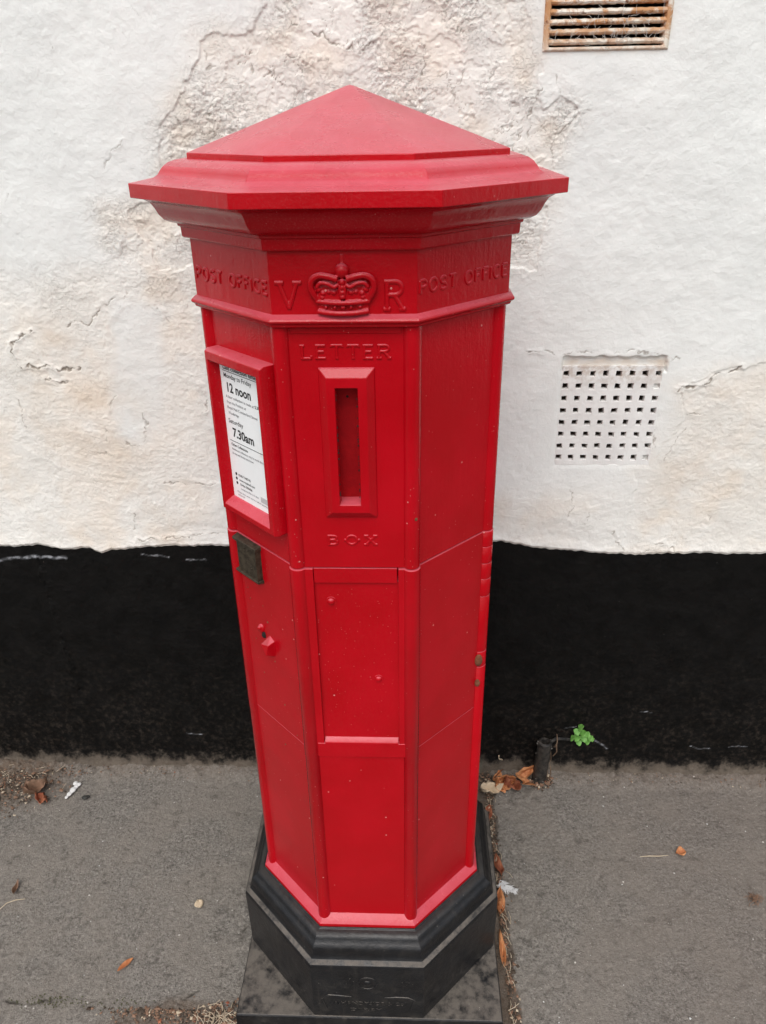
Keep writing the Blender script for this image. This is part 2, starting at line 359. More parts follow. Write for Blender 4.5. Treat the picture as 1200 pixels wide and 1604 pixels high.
def edge_fn(x):
    ex = np.array([-1.3,-1.0]+[e[0] for e in EDGE]+[1.1,1.4]); ez = np.array([.672,.669]+[e[1] for e in EDGE]+[.662,.665])
    return np.interp(x, ex, ez) + .0030*fbm(x*14, x*0+3.3, 61, 3) + .0028*perlin(x*70, x*0+1.7, 64)
def carve(X, Z, cr, d, list_, k=1.):
    wx = X + .006*perlin(X*55, Z*55, 91) + .0035*perlin(X*150, Z*150, 92); wz = Z + .006*perlin(X*55, Z*55, 93) + .0035*perlin(X*150, Z*150, 94)
    for ci, (w, pts) in enumerate(list_):
        xs = [p[0] for p in pts]; zs = [p[1] for p in pts]
        c0, c1 = np.searchsorted(X[0], min(xs)-.02), np.searchsorted(X[0], max(xs)+.02)
        rows = np.where((Z.max(1) > min(zs)-.02) & (Z.min(1) < max(zs)+.02))[0]
        if len(rows) == 0 or c1 <= c0: continue
        sl = (slice(rows[0], rows[-1]+1), slice(c0, c1)); dd = np.full(X[sl].shape, 9.)
        for p, q in zip(pts, pts[1:]): dd = np.minimum(dd, segdist(wx[sl], wz[sl], p, q))
        va = np.clip(.55+1.3*perlin(X[sl]*45, Z[sl]*45, 95+ci), 0, 1.3)
        wv = .0009*w*va+.00015
        c = (1 - sst(dd, wv*.4, wv*1.4+.0006))*np.clip(va*1.5, 0, 1); cr[sl] = np.maximum(cr[sl], c*min(.9, .30+.32*w))
        d[sl] -= .0016*w*c*k
        # one side of the crack stands a little proud, its edge flaking
        side = perlin(X[sl]*18, Z[sl]*18, 97+ci)
        d[sl] += .0016*w*np.exp(-(dd/.007)**2)*sst(side, -.1, .2)
def rects(X, Z, r, soft=.0015, warp=.0025):
    wx = X + warp*perlin(X*60, Z*60, 71); wz = Z + warp*perlin(X*60, Z*60, 72)
    s = np.minimum(np.minimum(wx-r[0], r[1]-wx), np.minimum(wz-r[2], r[3]-wz)); return s
def upper_wall():
    nx, nz = 1180, 640; xs = np.linspace(-.95, .95, nx); e = edge_fn(xs); ztop = 1.72
    t = np.linspace(0, 1, nz)[:, None]; X = np.repeat(xs[None], nz, 0); Z = e[None]*(1-t) + ztop*t
    d = .006*fbm(X*3.1, Z*3.1, 1, 2) + .0022*fbm(X*13, Z*13, 3, 3) + .0006*fbm(X*55, Z*55, 6, 3)
    wob = .020*fbm(X*16, Z*16, 21, 4, .6)
    soft = np.zeros_like(X); hard = np.zeros_like(X)
    for k, s in (('A',1.),('A2',1.),('C',1.),('D',.6)):
        f = sdf(X, Z, POLY[k]) + wob
        soft = np.maximum(soft, s*sst(f, -.045, .045)); hard = np.maximum(hard, s*sst(f, -.0008, .0012)*(k in 'A'))
        if k == 'C': hard = np.maximum(hard, .6*sst(f, -.0008, .0012))
    for k in ('P1','P2'):      # newer white patches on the cream
        f = sdf(X, Z, POLY[k]) + wob*.8; soft *= 1-.85*sst(f, -.02, .02); hard *= 1-sst(f, -.001, .001)
    patch = sst(fbm(X*6, Z*6, 33, 4, .6), -.1, .25)
    cream = soft*(.45+.55*patch)
    # lifted, wrinkled paint: ridges elongated along a slant, strongest at the top
    th = R(28); u = X*math.cos(th)+Z*math.sin(th); v = -X*math.sin(th)+Z*math.cos(th)
    wu = u + .010*fbm(X*28, Z*28, 41, 2); wv = v + .010*fbm(X*28, Z*28, 43, 2)
    rid = (1-np.abs(perlin(wu*38, wv*75, 44))*2.2)*.6 + (1-np.abs(perlin(wu*90, wv*160, 45))*2.2)*.4
    rough = sst(fbm(X*9, Z*9, 46, 3), -.25, .22)
    topz = sst(Z, 1.15, 1.38)
    d += .0010*rid*soft*rough*(.10+.90*topz) - .0022*hard
    # plates of old paint: small stepped flakes
    fl = perlin(wu*30, wv*30, 47) + .5*perlin(wu*75, wv*75, 48)
    amp = soft*rough*(.10+.90*topz)*(.25+.85*sst(fbm(X*14, Z*14, 146, 3), -.08, .14))
    d += .0014*sst(fl, .02, .045)*amp
    amp = amp*.8; f2 = perlin(wu*62, wv*120, 147) + .6*perlin(wu*150, wv*260, 148); d += .0009*sst(f2, .05, .10)*amp
    f3 = perlin(X*130+2*fl, Z*130, 149); d += .0009*sst(f3, .12, .22)*amp
    f4 = fbm(X*20, Z*20, 150, 4, .6); d += (.0012*sst(f4, .10, .113)*(.22+.4*soft) - .0010*sst(-f4, .16, .175)*(.12+.4*soft))*(.35+.65*topz)
    f5 = fbm(X*7+3, Z*9, 151, 5, .62); d += (.0013*sst(f5, .06, .066)*soft - .0012*sst(-f5, .16, .166)*soft)*(.28+.72*topz)
    # brushed drag marks, low down
    d += .0009*fbm(X*8+1.5*perlin(X*6, Z*6, 52), Z*75+2.2*perlin(X*7, Z*7, 50), 49, 4)*(1-.7*topz)*(.25+.55*soft)*(.4+.8*sst(fbm(X*6, Z*6, 53, 3), -.2, .25))
    d += .0008*fbm(X*110, Z*110, 51, 3, .7)*(.25+.75*soft)
    crack = np.zeros_like(X)
    # hairlines in patches
    for sc, sd_, th_, amp2 in ((15, 81, .20, .75), (34, 83, .16, .55)):
        n = perlin(X*sc+.8*perlin(X*60, Z*60, sd_+5), Z*sc*1.25+.8*perlin(X*60, Z*60, sd_+6), sd_)
        gate = sst(fbm(X*11, Z*11, sd_+1, 3), th_, th_+.14)*sst(soft, .3, .8)
        c = (1-sst(np.abs(n), .004*sc/15, .016*sc/15+.01))*gate*(.35+.65*topz); crack = np.maximum(crack, c*amp2); d -= .0009*c
    carve(X, Z, crack, d, CRACKS)
    stain = .75*np.exp(-(((X+.62)/.05)**2+((Z-1.13)/.05)**2))+.6*np.exp(-(((X+.60)/.10)**2+((Z-1.02)/.05)**2))+.55*np.exp(-(((X+.55)/.17)**2+((Z-.93)/.07)**2))+.5*np.exp(-(((X+.27)/.10)**2+((Z-1.53)/.05)**2))+.5*np.exp(-(((X-.66)/.1)**2+((Z-.86)/.12)**2))+.45*np.exp(-(((X-.28)/.05)**2+((Z-.75)/.05)**2))
    stain = np.clip(stain*(.45+1.2*fbm(X*12, Z*12, 55, 4)), 0, .5)
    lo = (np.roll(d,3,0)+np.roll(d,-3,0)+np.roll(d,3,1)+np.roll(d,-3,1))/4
    grime_shade = np.clip((lo-d)/.0011, 0, 1)*(.08+.45*soft)*sst(fbm(X*7, Z*7, 60, 3), -.35, .25)  # hollows of the relief: dirt plus painted shade
    rattr = np.clip(soft*rough*(.10+.90*topz), 0, 1)*.9
    # cast above the air brick: render hollowed round it, and its rusty vent neighbour
    s = rects(X, Z, (.3700, .5640, .8725, 1.0815), warp=.003); d = d*(1-.9*np.exp(-(np.maximum(-s,0)/.035)**2)) - .0015*sst(s, -.010, .004)
    d -= .0075*sst(rects(X, Z, (.3690, .5680, 1.070, 1.1005), warp=.0035)+.0035*fbm(X*45, Z*45, 73, 3), -.001, .004)
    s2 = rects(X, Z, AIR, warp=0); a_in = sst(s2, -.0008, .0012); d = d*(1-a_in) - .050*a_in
    band = (X > .366)*(X < .572)*np.exp(-((Z-1.087)/.010)**2)*(.5+.9*fbm(X*30, Z*30, 57, 3)); stain = np.clip(stain+.7*band, 0, .8)
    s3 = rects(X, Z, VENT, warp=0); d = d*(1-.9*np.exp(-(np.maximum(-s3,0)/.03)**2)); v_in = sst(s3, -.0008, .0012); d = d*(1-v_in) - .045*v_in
    nearv = np.exp(-(np.maximum(-s3, 0)/.006)**2)*(1-v_in)*sst(fbm(X*25, Z*25, 58, 3), -.3, .3); stain = np.clip(stain+.5*nearv, 0, .8)
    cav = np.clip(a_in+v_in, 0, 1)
    # rolled lip over the black band
    low = lower_depth(X, Z); lip = .0030+.0015*perlin(X*35, Z*35, 59)
    k = sst(Z-e[None], 0, .007); near = np.exp(-((Z-e[None])/.02)**2)
    d = low*(1-k) + (d+lip*near)*k
    # fade out at the borders of the dense sheet
    grid_object('render_coat', X, -d, Z, M['plaster'], wall, dict(cream=cream, crack=crack, cavity=cav, stain=stain, grime_shade=grime_shade, rough=rattr))
def lower_depth(X, Z):
    d = -.002 + .006*fbm(X*3.1, Z*3.1, 1, 2) + .0026*fbm(X*12, Z*12, 103, 3) + .0009*fbm(X*50, Z*50, 106, 3)
    return d + .012*sst(Z, .06, -.02)
def lower_wall():
    nx, nz = 800, 250; xs = np.linspace(-1.12, 1.12, nx); e = edge_fn(xs)
    t = np.linspace(0, 1, nz)[:, None]; X = np.repeat(xs[None], nz, 0); Z = -.06*(1-t) + e[None]*t
    d = lower_depth(X, Z) + .0008*fbm(X*140, Z*140, 108, 2)*sst(e[None]-Z, 0, .01)
    crack = np.zeros_like(X)
    carve(X, Z, crack, d, [(2.2, [(-.768,.64),(-.770,.59),(-.765,.5),(-.761,.3775),(-.754,.258)])])
    # bare plaster streaks under the edge (paint that missed)
    scuff = np.zeros_like(X)
    for w, pts in ((.0028, [(-.86,.634),(-.81,.6417),(-.775,.647),(-.73,.643),(-.705,.6415)]), (.0016, [(-.53,.651),(-.49,.646),(-.47,.643)]), (.0012, [(-.43,.640),(-.40,.636),(-.385,.634)]),
                   (.0009, [(.78,.098),(.80,.090),(.83,.0905)]), (.0009, [(.875,.096),(.90,.101),(.92,.099)]), (.0014, [(.525,.118),(.56,.098),(.575,.083)]), (.0010, [(.46,.150),(.49,.156)]), (.0012, [(-.50,.118),(-.46,.115)]), (.0010, [(.64,.21),(.67,.208)])):
        dd = np.full(X.shape, 9.)
        for p, q in zip(pts, pts[1:]): dd = np.minimum(dd, segdist(X, Z+.004*perlin(X*40, Z*40, 111), p, q))
        scuff = np.maximum(scuff, (1-sst(dd, w*.3, w*1.7))*(.22+.75*sst(perlin(X*55, Z*120, 112)+.4*perlin(X*190, Z*190, 113), -.2, .25)))
    grid_object('black_band', X, -d, Z, M['dado'], wall, dict(crack=crack, scuff=scuff))
upper_wall(); lower_wall()
# the wall going on beyond the closely modelled part, with body behind
def plainsheet(name, x0, x1, z0, z1, mat):
    bm = bmesh.new(); nx = max(2, int((x1-x0)/.08)); nz = max(2, int((z1-z0)/.08))
    g = [[bm.verts.new((x0+(x1-x0)*i/nx, .0015-.002*math.sin(i*1.7+j), z0+(z1-z0)*j/nz)) for i in range(nx+1)] for j in range(nz+1)]
    for j in range(nz):
        for i in range(nx): bm.faces.new((g[j][i], g[j][i+1], g[j+1][i+1], g[j+1][i]))
    return finish(name, bm, mat, wall)
for x0, x1 in ((-6, -.945), (.945, 6)):
    plainsheet('render_coat', x0, x1, .668, 2.7, M['plaster'])
for x0, x1 in ((-6, -1.11), (1.11, 6)): plainsheet('black_band', x0, x1, -.06, .668, M['dado'])
plainsheet('render_coat', -.945, .945, 1.715, 2.7, M['plaster'])
bm = bmesh.new(); bmesh.ops.create_cube(bm, size=1, matrix=Matrix.Translation((0, .17, 1.32)) @ Matrix.Diagonal((12, .2, 2.76, 1)))
finish('masonry', bm, M['plaster'], wall)

# ------------------------------------------------------------ pavement
def asphalt():
    a = NT('worn tarmac pavement')
    soil, seam, lite = a.attr('soil'), a.attr('seam'), a.attr('warm')
    f = a.noise(170, 6, .8); base = a.mix(a.ramp(f, .32, .68), (.078,.071,.062), (.315,.290,.256))
    base = a.mix(a.ramp(a.noise(6, 6, .6), .38, .62, 0, .6), base, (.225,.200,.170))
    base = a.mix(a.ramp(a.noise(35, 5, .7), .52, .72, 0, .65), base, (.065,.057,.048))
    base = a.mix(a.ramp(a.noise(85, 5, .7), .54, .70, 0, .7), base, (.075,.067,.058)); base = a.mix(a.ramp(a.noise(110, 5, .7), .56, .72, 0, .6), base, (.29,.265,.235))
    base = a.mix(a.math('MULTIPLY', lite, .30), base, (.17,.135,.115))
    for sc, th, col, mx in ((210, .86, (.34,.31,.27), .6), (420, .84, (.05,.045,.04), .6), (120, .990, (.66,.63,.58), .9), (300, .980, (.55,.52,.48), .8)):
        v = a.vor(sc); c = a.xyz(a.vor(sc, 'Color'))[0]
        base = a.mix(a.math('MULTIPLY', a.math('MULTIPLY', a.ramp(v, .16, .32, 1, 0), a.ramp(c, th, th+.01)), mx), base, col)
    base = a.mix(a.math('MULTIPLY', soil, a.ramp(a.noise(90, 7, .7), .25, .6, .35, .95)), base, (.115,.082,.058))
    base = a.mix(seam, base, (.03,.025,.018))
    a.bump([(a.noise(130, 4, .7), .0030), (a.noise(330, 4, .7), .0022), (a.vor(420), .0005)])
    return a.set(base, .85, spec=.3)
M['asphalt'] = asphalt()
def pavement():
    nx, ny = 900, 290; xs = np.linspace(-1.15, 1.15, nx); ys = np.linspace(-.36, .40, ny)
    X, Y = np.meshgrid(xs, ys)
    z = .003*fbm(X*4, Y*4, 201, 2) + .0020*fbm(X*25, Y*25, 203, 3) + .0013*fbm(X*115, Y*115, 205, 2, .8)
    wob = .012*fbm(X*14, Y*14, 207, 4, .6)
    # dirt banked up at the foot of the wall
    foot = sst(Y+wob*1.8, .330, .392); z += .014*foot + .011*foot*fbm(X*38, Y*38, 208, 4, .65)
    soil = .45*sst(Y+wob*2, .33, .385)
    bank = sst(.20-np.hypot((X+1.06)*.75, (Y-.40))+wob*1.6, -.03, .08); soil = np.maximum(soil, bank); z += bank*(.008+.010*fbm(X*60, Y*60, 209, 4, .7))
    sd_ = np.full(X.shape, 9.)
    wx = X + .007*fbm(X*30, Y*30, 211, 3); wy = Y + .010*fbm(X*30, Y*30, 213, 3)
    for p, q in zip(SEAM, SEAM[1:]): sd_ = np.minimum(sd_, segdist(wx, wy, p, q))
    sd_ = np.minimum(sd_, segdist(wx, wy, (-1.2,-.222), SEAM[0]))
    seam = (1-sst(sd_, .0008, .0036))*(.85*sst(fbm(X*30, Y*30, 215, 4), -.12, .25)); z -= .006*seam
    below = sst(-(Y+.19)-np.abs(X+.36)*.25+wob*1.5, .0, .02)*sst(X, -.56, -.44)*(X < -.22); soil = np.maximum(soil, .8*below); z += below*.004*fbm(X*80, Y*80, 216, 3)
    # gap along the right side of the base, full of litter; tarmac kept off it
    g = .284+.014*fbm(Y*14, Y*0+2.2, 218, 3)-X; gap = sst(g, -.004, .006)*sst(X, .2, .21)*sst(Y, -.4, -.3)
    z -= .007*gap; soil = np.maximum(soil, .95*gap)
    rgh = np.exp(-((X-.33)/.05)**2); z += .0028*rgh*fbm(X*60, Y*60, 219, 3)
    crk = np.exp(-((X+.27)/.05)**2)*sst(Y, .1, -.05); z += .003*crk*fbm(X*70, Y*70, 220, 3)
    z += .004*sst(-X, .22, .3)*0
    warm = sst(X+wob*6, .3, .8)
    p = grid_object('pavement', X, Y, z-.001, M['asphalt'], None, dict(soil=soil, seam=seam, warm=warm)); p['kind'] = 'structure'
pavement()
def sheet(name, x0, x1, y0, y1, z, mat):
    bm = bmesh.new(); bm.faces.new([bm.verts.new(c) for c in ((x0,y0,z),(x1,y0,z),(x1,y1,z),(x0,y1,z))]); o = finish(name, bm, mat, smooth=False); o['kind'] = 'structure'; return o
for x0, x1, y0, y1 in ((-200, -1.145, -2.0, .45), (1.145, 200, -2.0, .45), (-1.145, 1.145, -2.0, -.355)): sheet('pavement', x0, x1, y0, y1, -.001, M['asphalt'])
M['kerbstone'] = simple('concrete kerb', (.26,.25,.23), (.34,.33,.30), .85, 60)
M['road'] = simple('road tarmac', (.045,.045,.046), (.07,.068,.066), .9, 150, .002)
M['soilfar'] = simple('distant ground', (.06,.075,.035), (.09,.10,.05), 1, 2)
bm = bmesh.new(); bmesh.ops.create_cube(bm, size=1, matrix=Matrix.Translation((0,-2.065,-.09)) @ Matrix.Diagonal((400,.13,.18,1)))
k_ = finish('kerb', bm, M['kerbstone'], bevel=.01); k_['kind'] = 'structure'
sheet('road', -200, 200, -8.5, -2.12, -.12, M['road']); sheet('ground', -900, 900, -900, 900, -.30, M['soilfar'])
# ------------------------------------------------------------ the pillar box
box = thing('pillar_box', 'red octagonal cast iron pillar box with raised crown and black plinth', 'pillar box', (0,0,0))
RED, DUSTY, IRON = M['red'], M['red_dusty'], M['iron']
bm = bmesh.new(); octa(bm, [(.190,1.4735),(.190,1.4806),(.005,1.5490),(0,1.5502)]); part(finish('roof', bm, RED, box, .0012), 'low eight-sided pyramid cap')
bm = bmesh.new()
octa(bm, [(.150,1.4745),(.192,1.4745),(.203,1.4740),(.2105,1.4715),(.2165,1.4675),(.2205,1.4630),(.2235,1.4585),(.2285,1.4550),(.236,1.4530),(.2556,1.4505),
          (.2556,1.4345),(.2500,1.4338),(.2425,1.4325),(.2360,1.4285),(.2318,1.4220),(.2285,1.4150),(.2235,1.4090),(.2165,1.4055),(.2095,1.4040),(.2095,1.4010),(.2065,1.4000),(.2060,1.3890),(.2040,1.3870),(.17,1.3870)])
finish('cornice', bm, DUSTY, box, .0010)
bm = bmesh.new(); octa(bm, [(.1976,1.3885),(.1976,1.3170)]); finish('frieze', bm, RED, box, .0010)
bm = bmesh.new(); octa(bm, [(.185,1.3180),(.1980,1.3178),(.2003,1.3165),(.2040,1.3132),(.2052,1.3110),(.2045,1.3092),(.2012,1.3068),(.2003,1.3040),(.1965,1.3020),(.18,1.3015)]); finish('bead_moulding', bm, RED, box, .0006)
# shell and panels
bm = bmesh.new(); octa(bm, [(.172,1.310),(.172,.245)]); finish('shell', bm, RED, box)
for k in range(8):
    if k != 0:
        bm = bmesh.new(); box_on(bm, k, -.0760, .0760, .170, .1895, .9785, 1.3020); finish('upper_panel', bm, RED, box, .0006)
        bm = bmesh.new(); box_on(bm, k, -.0760, .0760, .170, .1905, .6470, .9770); finish('door_panel' if k == 7 else 'middle_panel', bm, RED, box, .0009)
        bm = bmesh.new(); box_on(bm, k, -.0760, .0760, .170, .1900, .2480, .6458); finish('lower_panel', bm, RED, box, .0007)
# front: upper panel pierced by the slot
SL = (-.0145, .0125, 1.0765, 1.2310)
bm = bmesh.new()
for t0, t1, z0, z1 in ((-.076, SL[0], .9785, 1.302), (SL[1], .076, .9785, 1.302), (SL[0], SL[1], .9785, SL[2]), (SL[0], SL[1], SL[3], 1.302)):
    box_on(bm, 'F', t0, t1, .1715, .1895, z0, z1)
bmesh.ops.remove_doubles(bm, verts=bm.verts, dist=1e-5); finish('upper_panel', bm, RED, box)
bm = bmesh.new(); box_on(bm, 'F', -.064, .064, .186, .1912, 1.2925, 1.302, bot_in=.002); finish('panel_trim', bm, RED, box, .0006)
bm = bmesh.new(); box_on(bm, 'F', -.0555, .0575, .170, .1900, .9535, .9768); finish('aperture_strip', bm, RED, box, .0006)
bm = bmesh.new()
box_on(bm, 'F', -.076, -.0555, .170, .1925, .6365, .9770, side_in=.0005); box_on(bm, 'F', .0585, .076, .170, .1925, .6365, .9770, side_in=.0005)
finish('panel_trim', bm, RED, box, .0009)
bm = bmesh.new(); box_on(bm, 'F', -.0570, .0600, .170, .1866, .6640, .9545); finish('front_plate', bm, RED, box, .0006)
bm = bmesh.new(); v = [fp('F',t,d,z) for t in (-.0548,.0578) for d, z in ((.180,.6365),(.1935,.6365),(.1935,.6655),(.1925,.6672),(.1866,.6720),(.180,.6720))]
v = [bm.verts.new(c) for c in v]
bm.faces.new(v[:6]); bm.faces.new(v[6:]); [bm.faces.new((v[i], v[(i+1)%6], v[6+(i+1)%6], v[6+i])) for i in range(6)]
finish('ledge', bm, RED, box, .0005)
bm = bmesh.new(); box_on(bm, 'F', -.0660, .0690, .180, .1936, .6368, .6640); finish('ledge_bar', bm, RED, box, .0009)
bm = bmesh.new(); box_on(bm, 'F', -.0760, .0760, .170, .1895, .2480, .6363); finish('lower_panel', bm, RED, box, .0006)
for t, z, r in ((-.0343,.9215,.0052), (.0293,.7860,.0048)):
    bm = bmesh.new(); ball(bm, fp('F',t,.1872,z), r, 1, .85, 1, 16, 10); tube(bm, [fp('F',t,.1864,z), fp('F',t,.1878,z)], r*1.45, 16); finish('rivet', bm, RED, box)
# corner columns, in two tiers with a stepped collar at the door seam
for k in range(8):
    a = R(45*k+22.5)
    def col(prof, rc, nm, a=a):
        bm = bmesh.new(); c = Vector((math.sin(a), -math.cos(a), 0))*rc; rings = []
        for r, z in prof:
            rings.append([bm.verts.new((c.x+r*math.cos(R(18*j)), c.y+r*math.sin(R(18*j)), z)) for j in range(20)])
        for A, B in zip(rings, rings[1:]):
            for j in range(20): bm.faces.new((A[j], A[(j+1)%20], B[(j+1)%20], B[j]))
        bm.faces.new(rings[0]); bm.faces.new(rings[-1]); return finish(nm, bm, RED, box, .0005, ang=50)
    col([(.0112,1.304),(.0112,.9790)], .2000, 'corner_column')
    if k in (1,):     # hinge side: knuckles with gaps between them
        for z1, z0, r in ((.9775,.9520,.0122),(.9515,.9235,.0122),(.9230,.8960,.0122),(.8955,.8650,.0123),(.8645,.7600,.0122),(.7592,.7300,.0121),(.7293,.2440,.0122)):
            nm = 'corner_column' if (z1-z0) > .09 else 'hinge_knuckle'
            col([(r-.0006,z1),(r,z1-.0006),(r,z0)], .2000, nm)
    else:
        col([(.0108,.9775),(.0124,.9762),(.0124,.6360),(.0118,.6350),(.0118,.2440)], .2000, 'corner_column')
# worn rusty spots on the hinge side
for z, h, w in ((.7445,.0115,.0065), (.6985,.0070,.0045)):
    bm = bmesh.new(); c = fp('R', .0665, .1935, z); ball(bm, c, 1, w, .004, h, 10, 8, Matrix.Rotation(R(8), 3, 'Z')); o = finish('worn_patch', bm, M['rust'], box)
bm = bmesh.new(); octa(bm, [(.178,.2600),(.1885,.2560),(.2030,.2420),(.2034,.2385),(.2034,.2360),(.18,.2358)]); finish('base_chamfer', bm, RED, box, .0005)
bm = bmesh.new()
octa(bm, [(.18,.2357),(.2050,.2357),(.2065,.2335),(.2100,.2330),(.2135,.2322),(.2170,.2300),(.2200,.2262),(.2218,.2225),(.2250,.2195),(.2285,.2160),(.2305,.2115),(.2312,.2060),(.2312,.2000),(.2325,.1950),(.2350,.1905),(.2395,.1880),(.2425,.1860),(.2440,.1825),(.2445,.1780),(.2440,.0300)])
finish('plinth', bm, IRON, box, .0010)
bm = bmesh.new()
v = [bm.verts.new((x*h, y*h, z)) for z, h in ((-.03,.2495),(.033,.2480),(.0365,.2455)) for x, y in ((-1,-1),(1,-1),(1,1),(-1,1))]
bm.faces.new(v[0:4]); bm.faces.new(v[8:12])
for r0 in (0, 4):
    for i in range(4): bm.faces.new((v[r0+i], v[r0+(i+1)%4], v[r0+4+(i+1)%4], v[r0+4+i]))
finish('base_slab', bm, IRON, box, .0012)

# raised slot surround
bm = bmesh.new()
def ring(bm, face, loops, close_back=False):
    """picture-frame casting: successive rectangles (t0,t1,z0,z1,d) joined edge to edge"""
    rs = [[bm.verts.new(fp(face, t, d, z)) for t, z in ((t0,z0),(t1,z0),(t1,z1),(t0,z1))] for t0, t1, z0, z1, d in loops]
    for A, B in zip(rs, rs[1:]):
        for i in range(4): bm.faces.new((A[i], A[(i+1)%4], B[(i+1)%4], B[i]))
ring(bm, 'F', [(-.0345,.0330,1.0550,1.2540,.189),(-.0340,.0325,1.0555,1.2535,.1915),(-.0245,.0230,1.0655,1.2435,.1990),(SL[0],SL[1],SL[2],SL[3],.1990),(SL[0]+.001,SL[1]-.001,SL[2]+.001,SL[3]-.001,.187),(SL[0],SL[1],SL[2],SL[3],.1720)])
finish('slot_surround', bm, RED, box, .0011)
bm = bmesh.new(); box_on(bm, 'F', -.020, .020, .1700, .1740, 1.07, 1.24); finish('slot_flap', bm, M['flapred'], box)
bm = bmesh.new()
for i in range(46):
    sd_ = random.choice((-1,1)); z = random.uniform(1.085, 1.225); t = (SL[0]+.0012) if sd_ < 0 else (SL[1]-.0012)
    ball(bm, fp('F', t, .1988, z), random.uniform(.0004,.0011), 1, .4, 1.4, 6, 4)
o = finish('paint_chips', bm, M['hole'], box); o['kind'] = 'stuff'
bm = bmesh.new(); ball(bm, fp('F',-.002,.1741,1.2130), .0016, 1, .4, 1, 8, 6); finish('rivet_hole', bm, M['hole'], box)

# collection notice in its frame
NZ0, NZ1, NT0, NT1 = 1.0255, 1.2555, -.0600, .0660
bm = bmesh.new()
ring(bm, 'L', [(NT0,NT1,NZ0,NZ1,.1885),(NT0,NT1,NZ0,NZ1,.2050),(NT0+.0015,NT1-.0015,NZ0+.0015,NZ1-.003,.2105),(NT0+.0075,NT1-.0105,NZ0+.0100,NZ1-.0140,.2110),(NT0+.0120,NT1-.0135,NZ0+.0195,NZ1-.0185,.1985),(NT0+.0120,NT1-.0135,NZ0+.0195,NZ1-.0185,.1950)])
nf = finish('notice_frame', bm, DUSTY, box, .0012)
bm = bmesh.new(); box_on(bm, 'L', NT0+.010, NT1-.010, .1935, .1966, NZ0+.015, NZ1-.015); part(finish('notice_paper', bm, M['paper'], nf, smooth=False), 'white collection times notice printed in black')
bm = bmesh.new()
text_me = []
def text_mesh(s, face, t0, width, z, cap, d, mat, name='printed_line', bold=0, extrude=0, parent=None):
    cu = bpy.data.curves.new('text', 'FONT'); cu.body = s; cu.size = 1; cu.offset = bold; cu.extrude = extrude; cu.resolution_u = 3
    ob = bpy.data.objects.new('text', cu); COL.objects.link(ob); dg = bpy.context.evaluated_depsgraph_get(); dg.update()
    me = bpy.data.meshes.new_from_object(ob.evaluated_get(dg)); bpy.data.objects.remove(ob)
    co = np.empty(len(me.vertices)*3, np.float32); me.vertices.foreach_get('co', co); co = co.reshape(-1, 3)
    w = co[:,0].max() - co[:,0].min(); sx = width/w; sy = cap/.70; x0 = co[:,0].min(); n, tt = FR[face]
    out = np.empty_like(co)
    for i in range(3): out[:, i] = n[i]*(d + co[:,2]*sy) + tt[i]*(t0 + (co[:,0]-x0)*sx) + (z + co[:,1]*sy if i == 2 else 0)
    me.vertices.foreach_set('co', out.ravel()); me.update(); me.name = name; me.materials.clear(); me.materials.append(mat)
    o = bpy.data.objects.new(name, me); link(o, parent); return o
D = .1969; INK, GREY = M['ink'], M['inkgrey']
for s, t0, w, z, cap, mat, b in (
    ('Last collection times', -.0400, .078, 1.2300, .0052, INK, .02), ('Monday to Friday', -.0400, .0625, 1.2190, .0062, INK, .005), ('12 noon', -.0345, .0535, 1.2005, .0125, INK, .025),
    ('A later collection is made at', -.0400, .0640, 1.1915, .0038, GREY, 0), ('5.30pm', .0260, .0180, 1.1915, .0042, INK, .02), ('from the Postbox at', -.0390, .0440, 1.1840, .0038, GREY, 0), ('Royal Mail Cumberland Street', -.0390, .0690, 1.1765, .0038, GREY, 0), ('Woodbridge', -.0380, .0240, 1.1690, .0038, GREY, 0),
    ('Saturday', -.0400, .0340, 1.1565, .0062, INK, .005), ('7.30am', -.0330, .0490, 1.1380, .0125, INK, .025),
    ('Other Collections', -.0400, .0390, 1.1235, .0040, INK, .015), ('Additional collections may be made throughout', -.0400, .0860, 1.1172, .0033, GREY, 0), ('the day until the last time shown', -.0400, .0500, 1.1110, .0033, GREY, 0),
    ('03457 740740', -.0310, .0290, 1.0800, .0035, INK, .01), ('www.royalmail.com', -.0300, .0370, 1.0732, .0035, INK, .01), ('03456 000606', -.0290, .0290, 1.0664, .0035, INK, .01), ('(textphone) Mon to Fri 8am', -.0280, .0420, 1.0604, .0028, GREY, 0),
    ('Please clear snow and ice before posting letters', -.0380, .0840, 1.0535, .0026, GREY, 0), ('and parcels', -.0370, .0160, 1.0490, .0026, GREY, 0)):
    text_mesh(s, 'L', t0, w, z, cap, D, mat, 'printed_line', b, parent=nf)
bm = bmesh.new()
bm.free()
for z, h in ((1.2275,.0007), (1.1305,.0007)):
    bm = bmesh.new(); box_on(bm, 'L', -.0420, .0530, .1964, .1969, z, z+h); finish('printed_rule', bm, INK, nf, smooth=False)
for z in (1.0800, 1.0732, 1.0664):
    bm = bmesh.new(); tube(bm, [fp('L',-.0365,.1963,z+.0018), fp('L',-.0365,.1969,z+.0018)], .0022, 10); finish('printed_icon', bm, INK, nf, smooth=False)
bm = bmesh.new(); box_on(bm, 'L', .0190, .0400, .1964, .1969, 1.0575, 1.0655); finish('printed_box', bm, M['greybox'], nf, smooth=False)

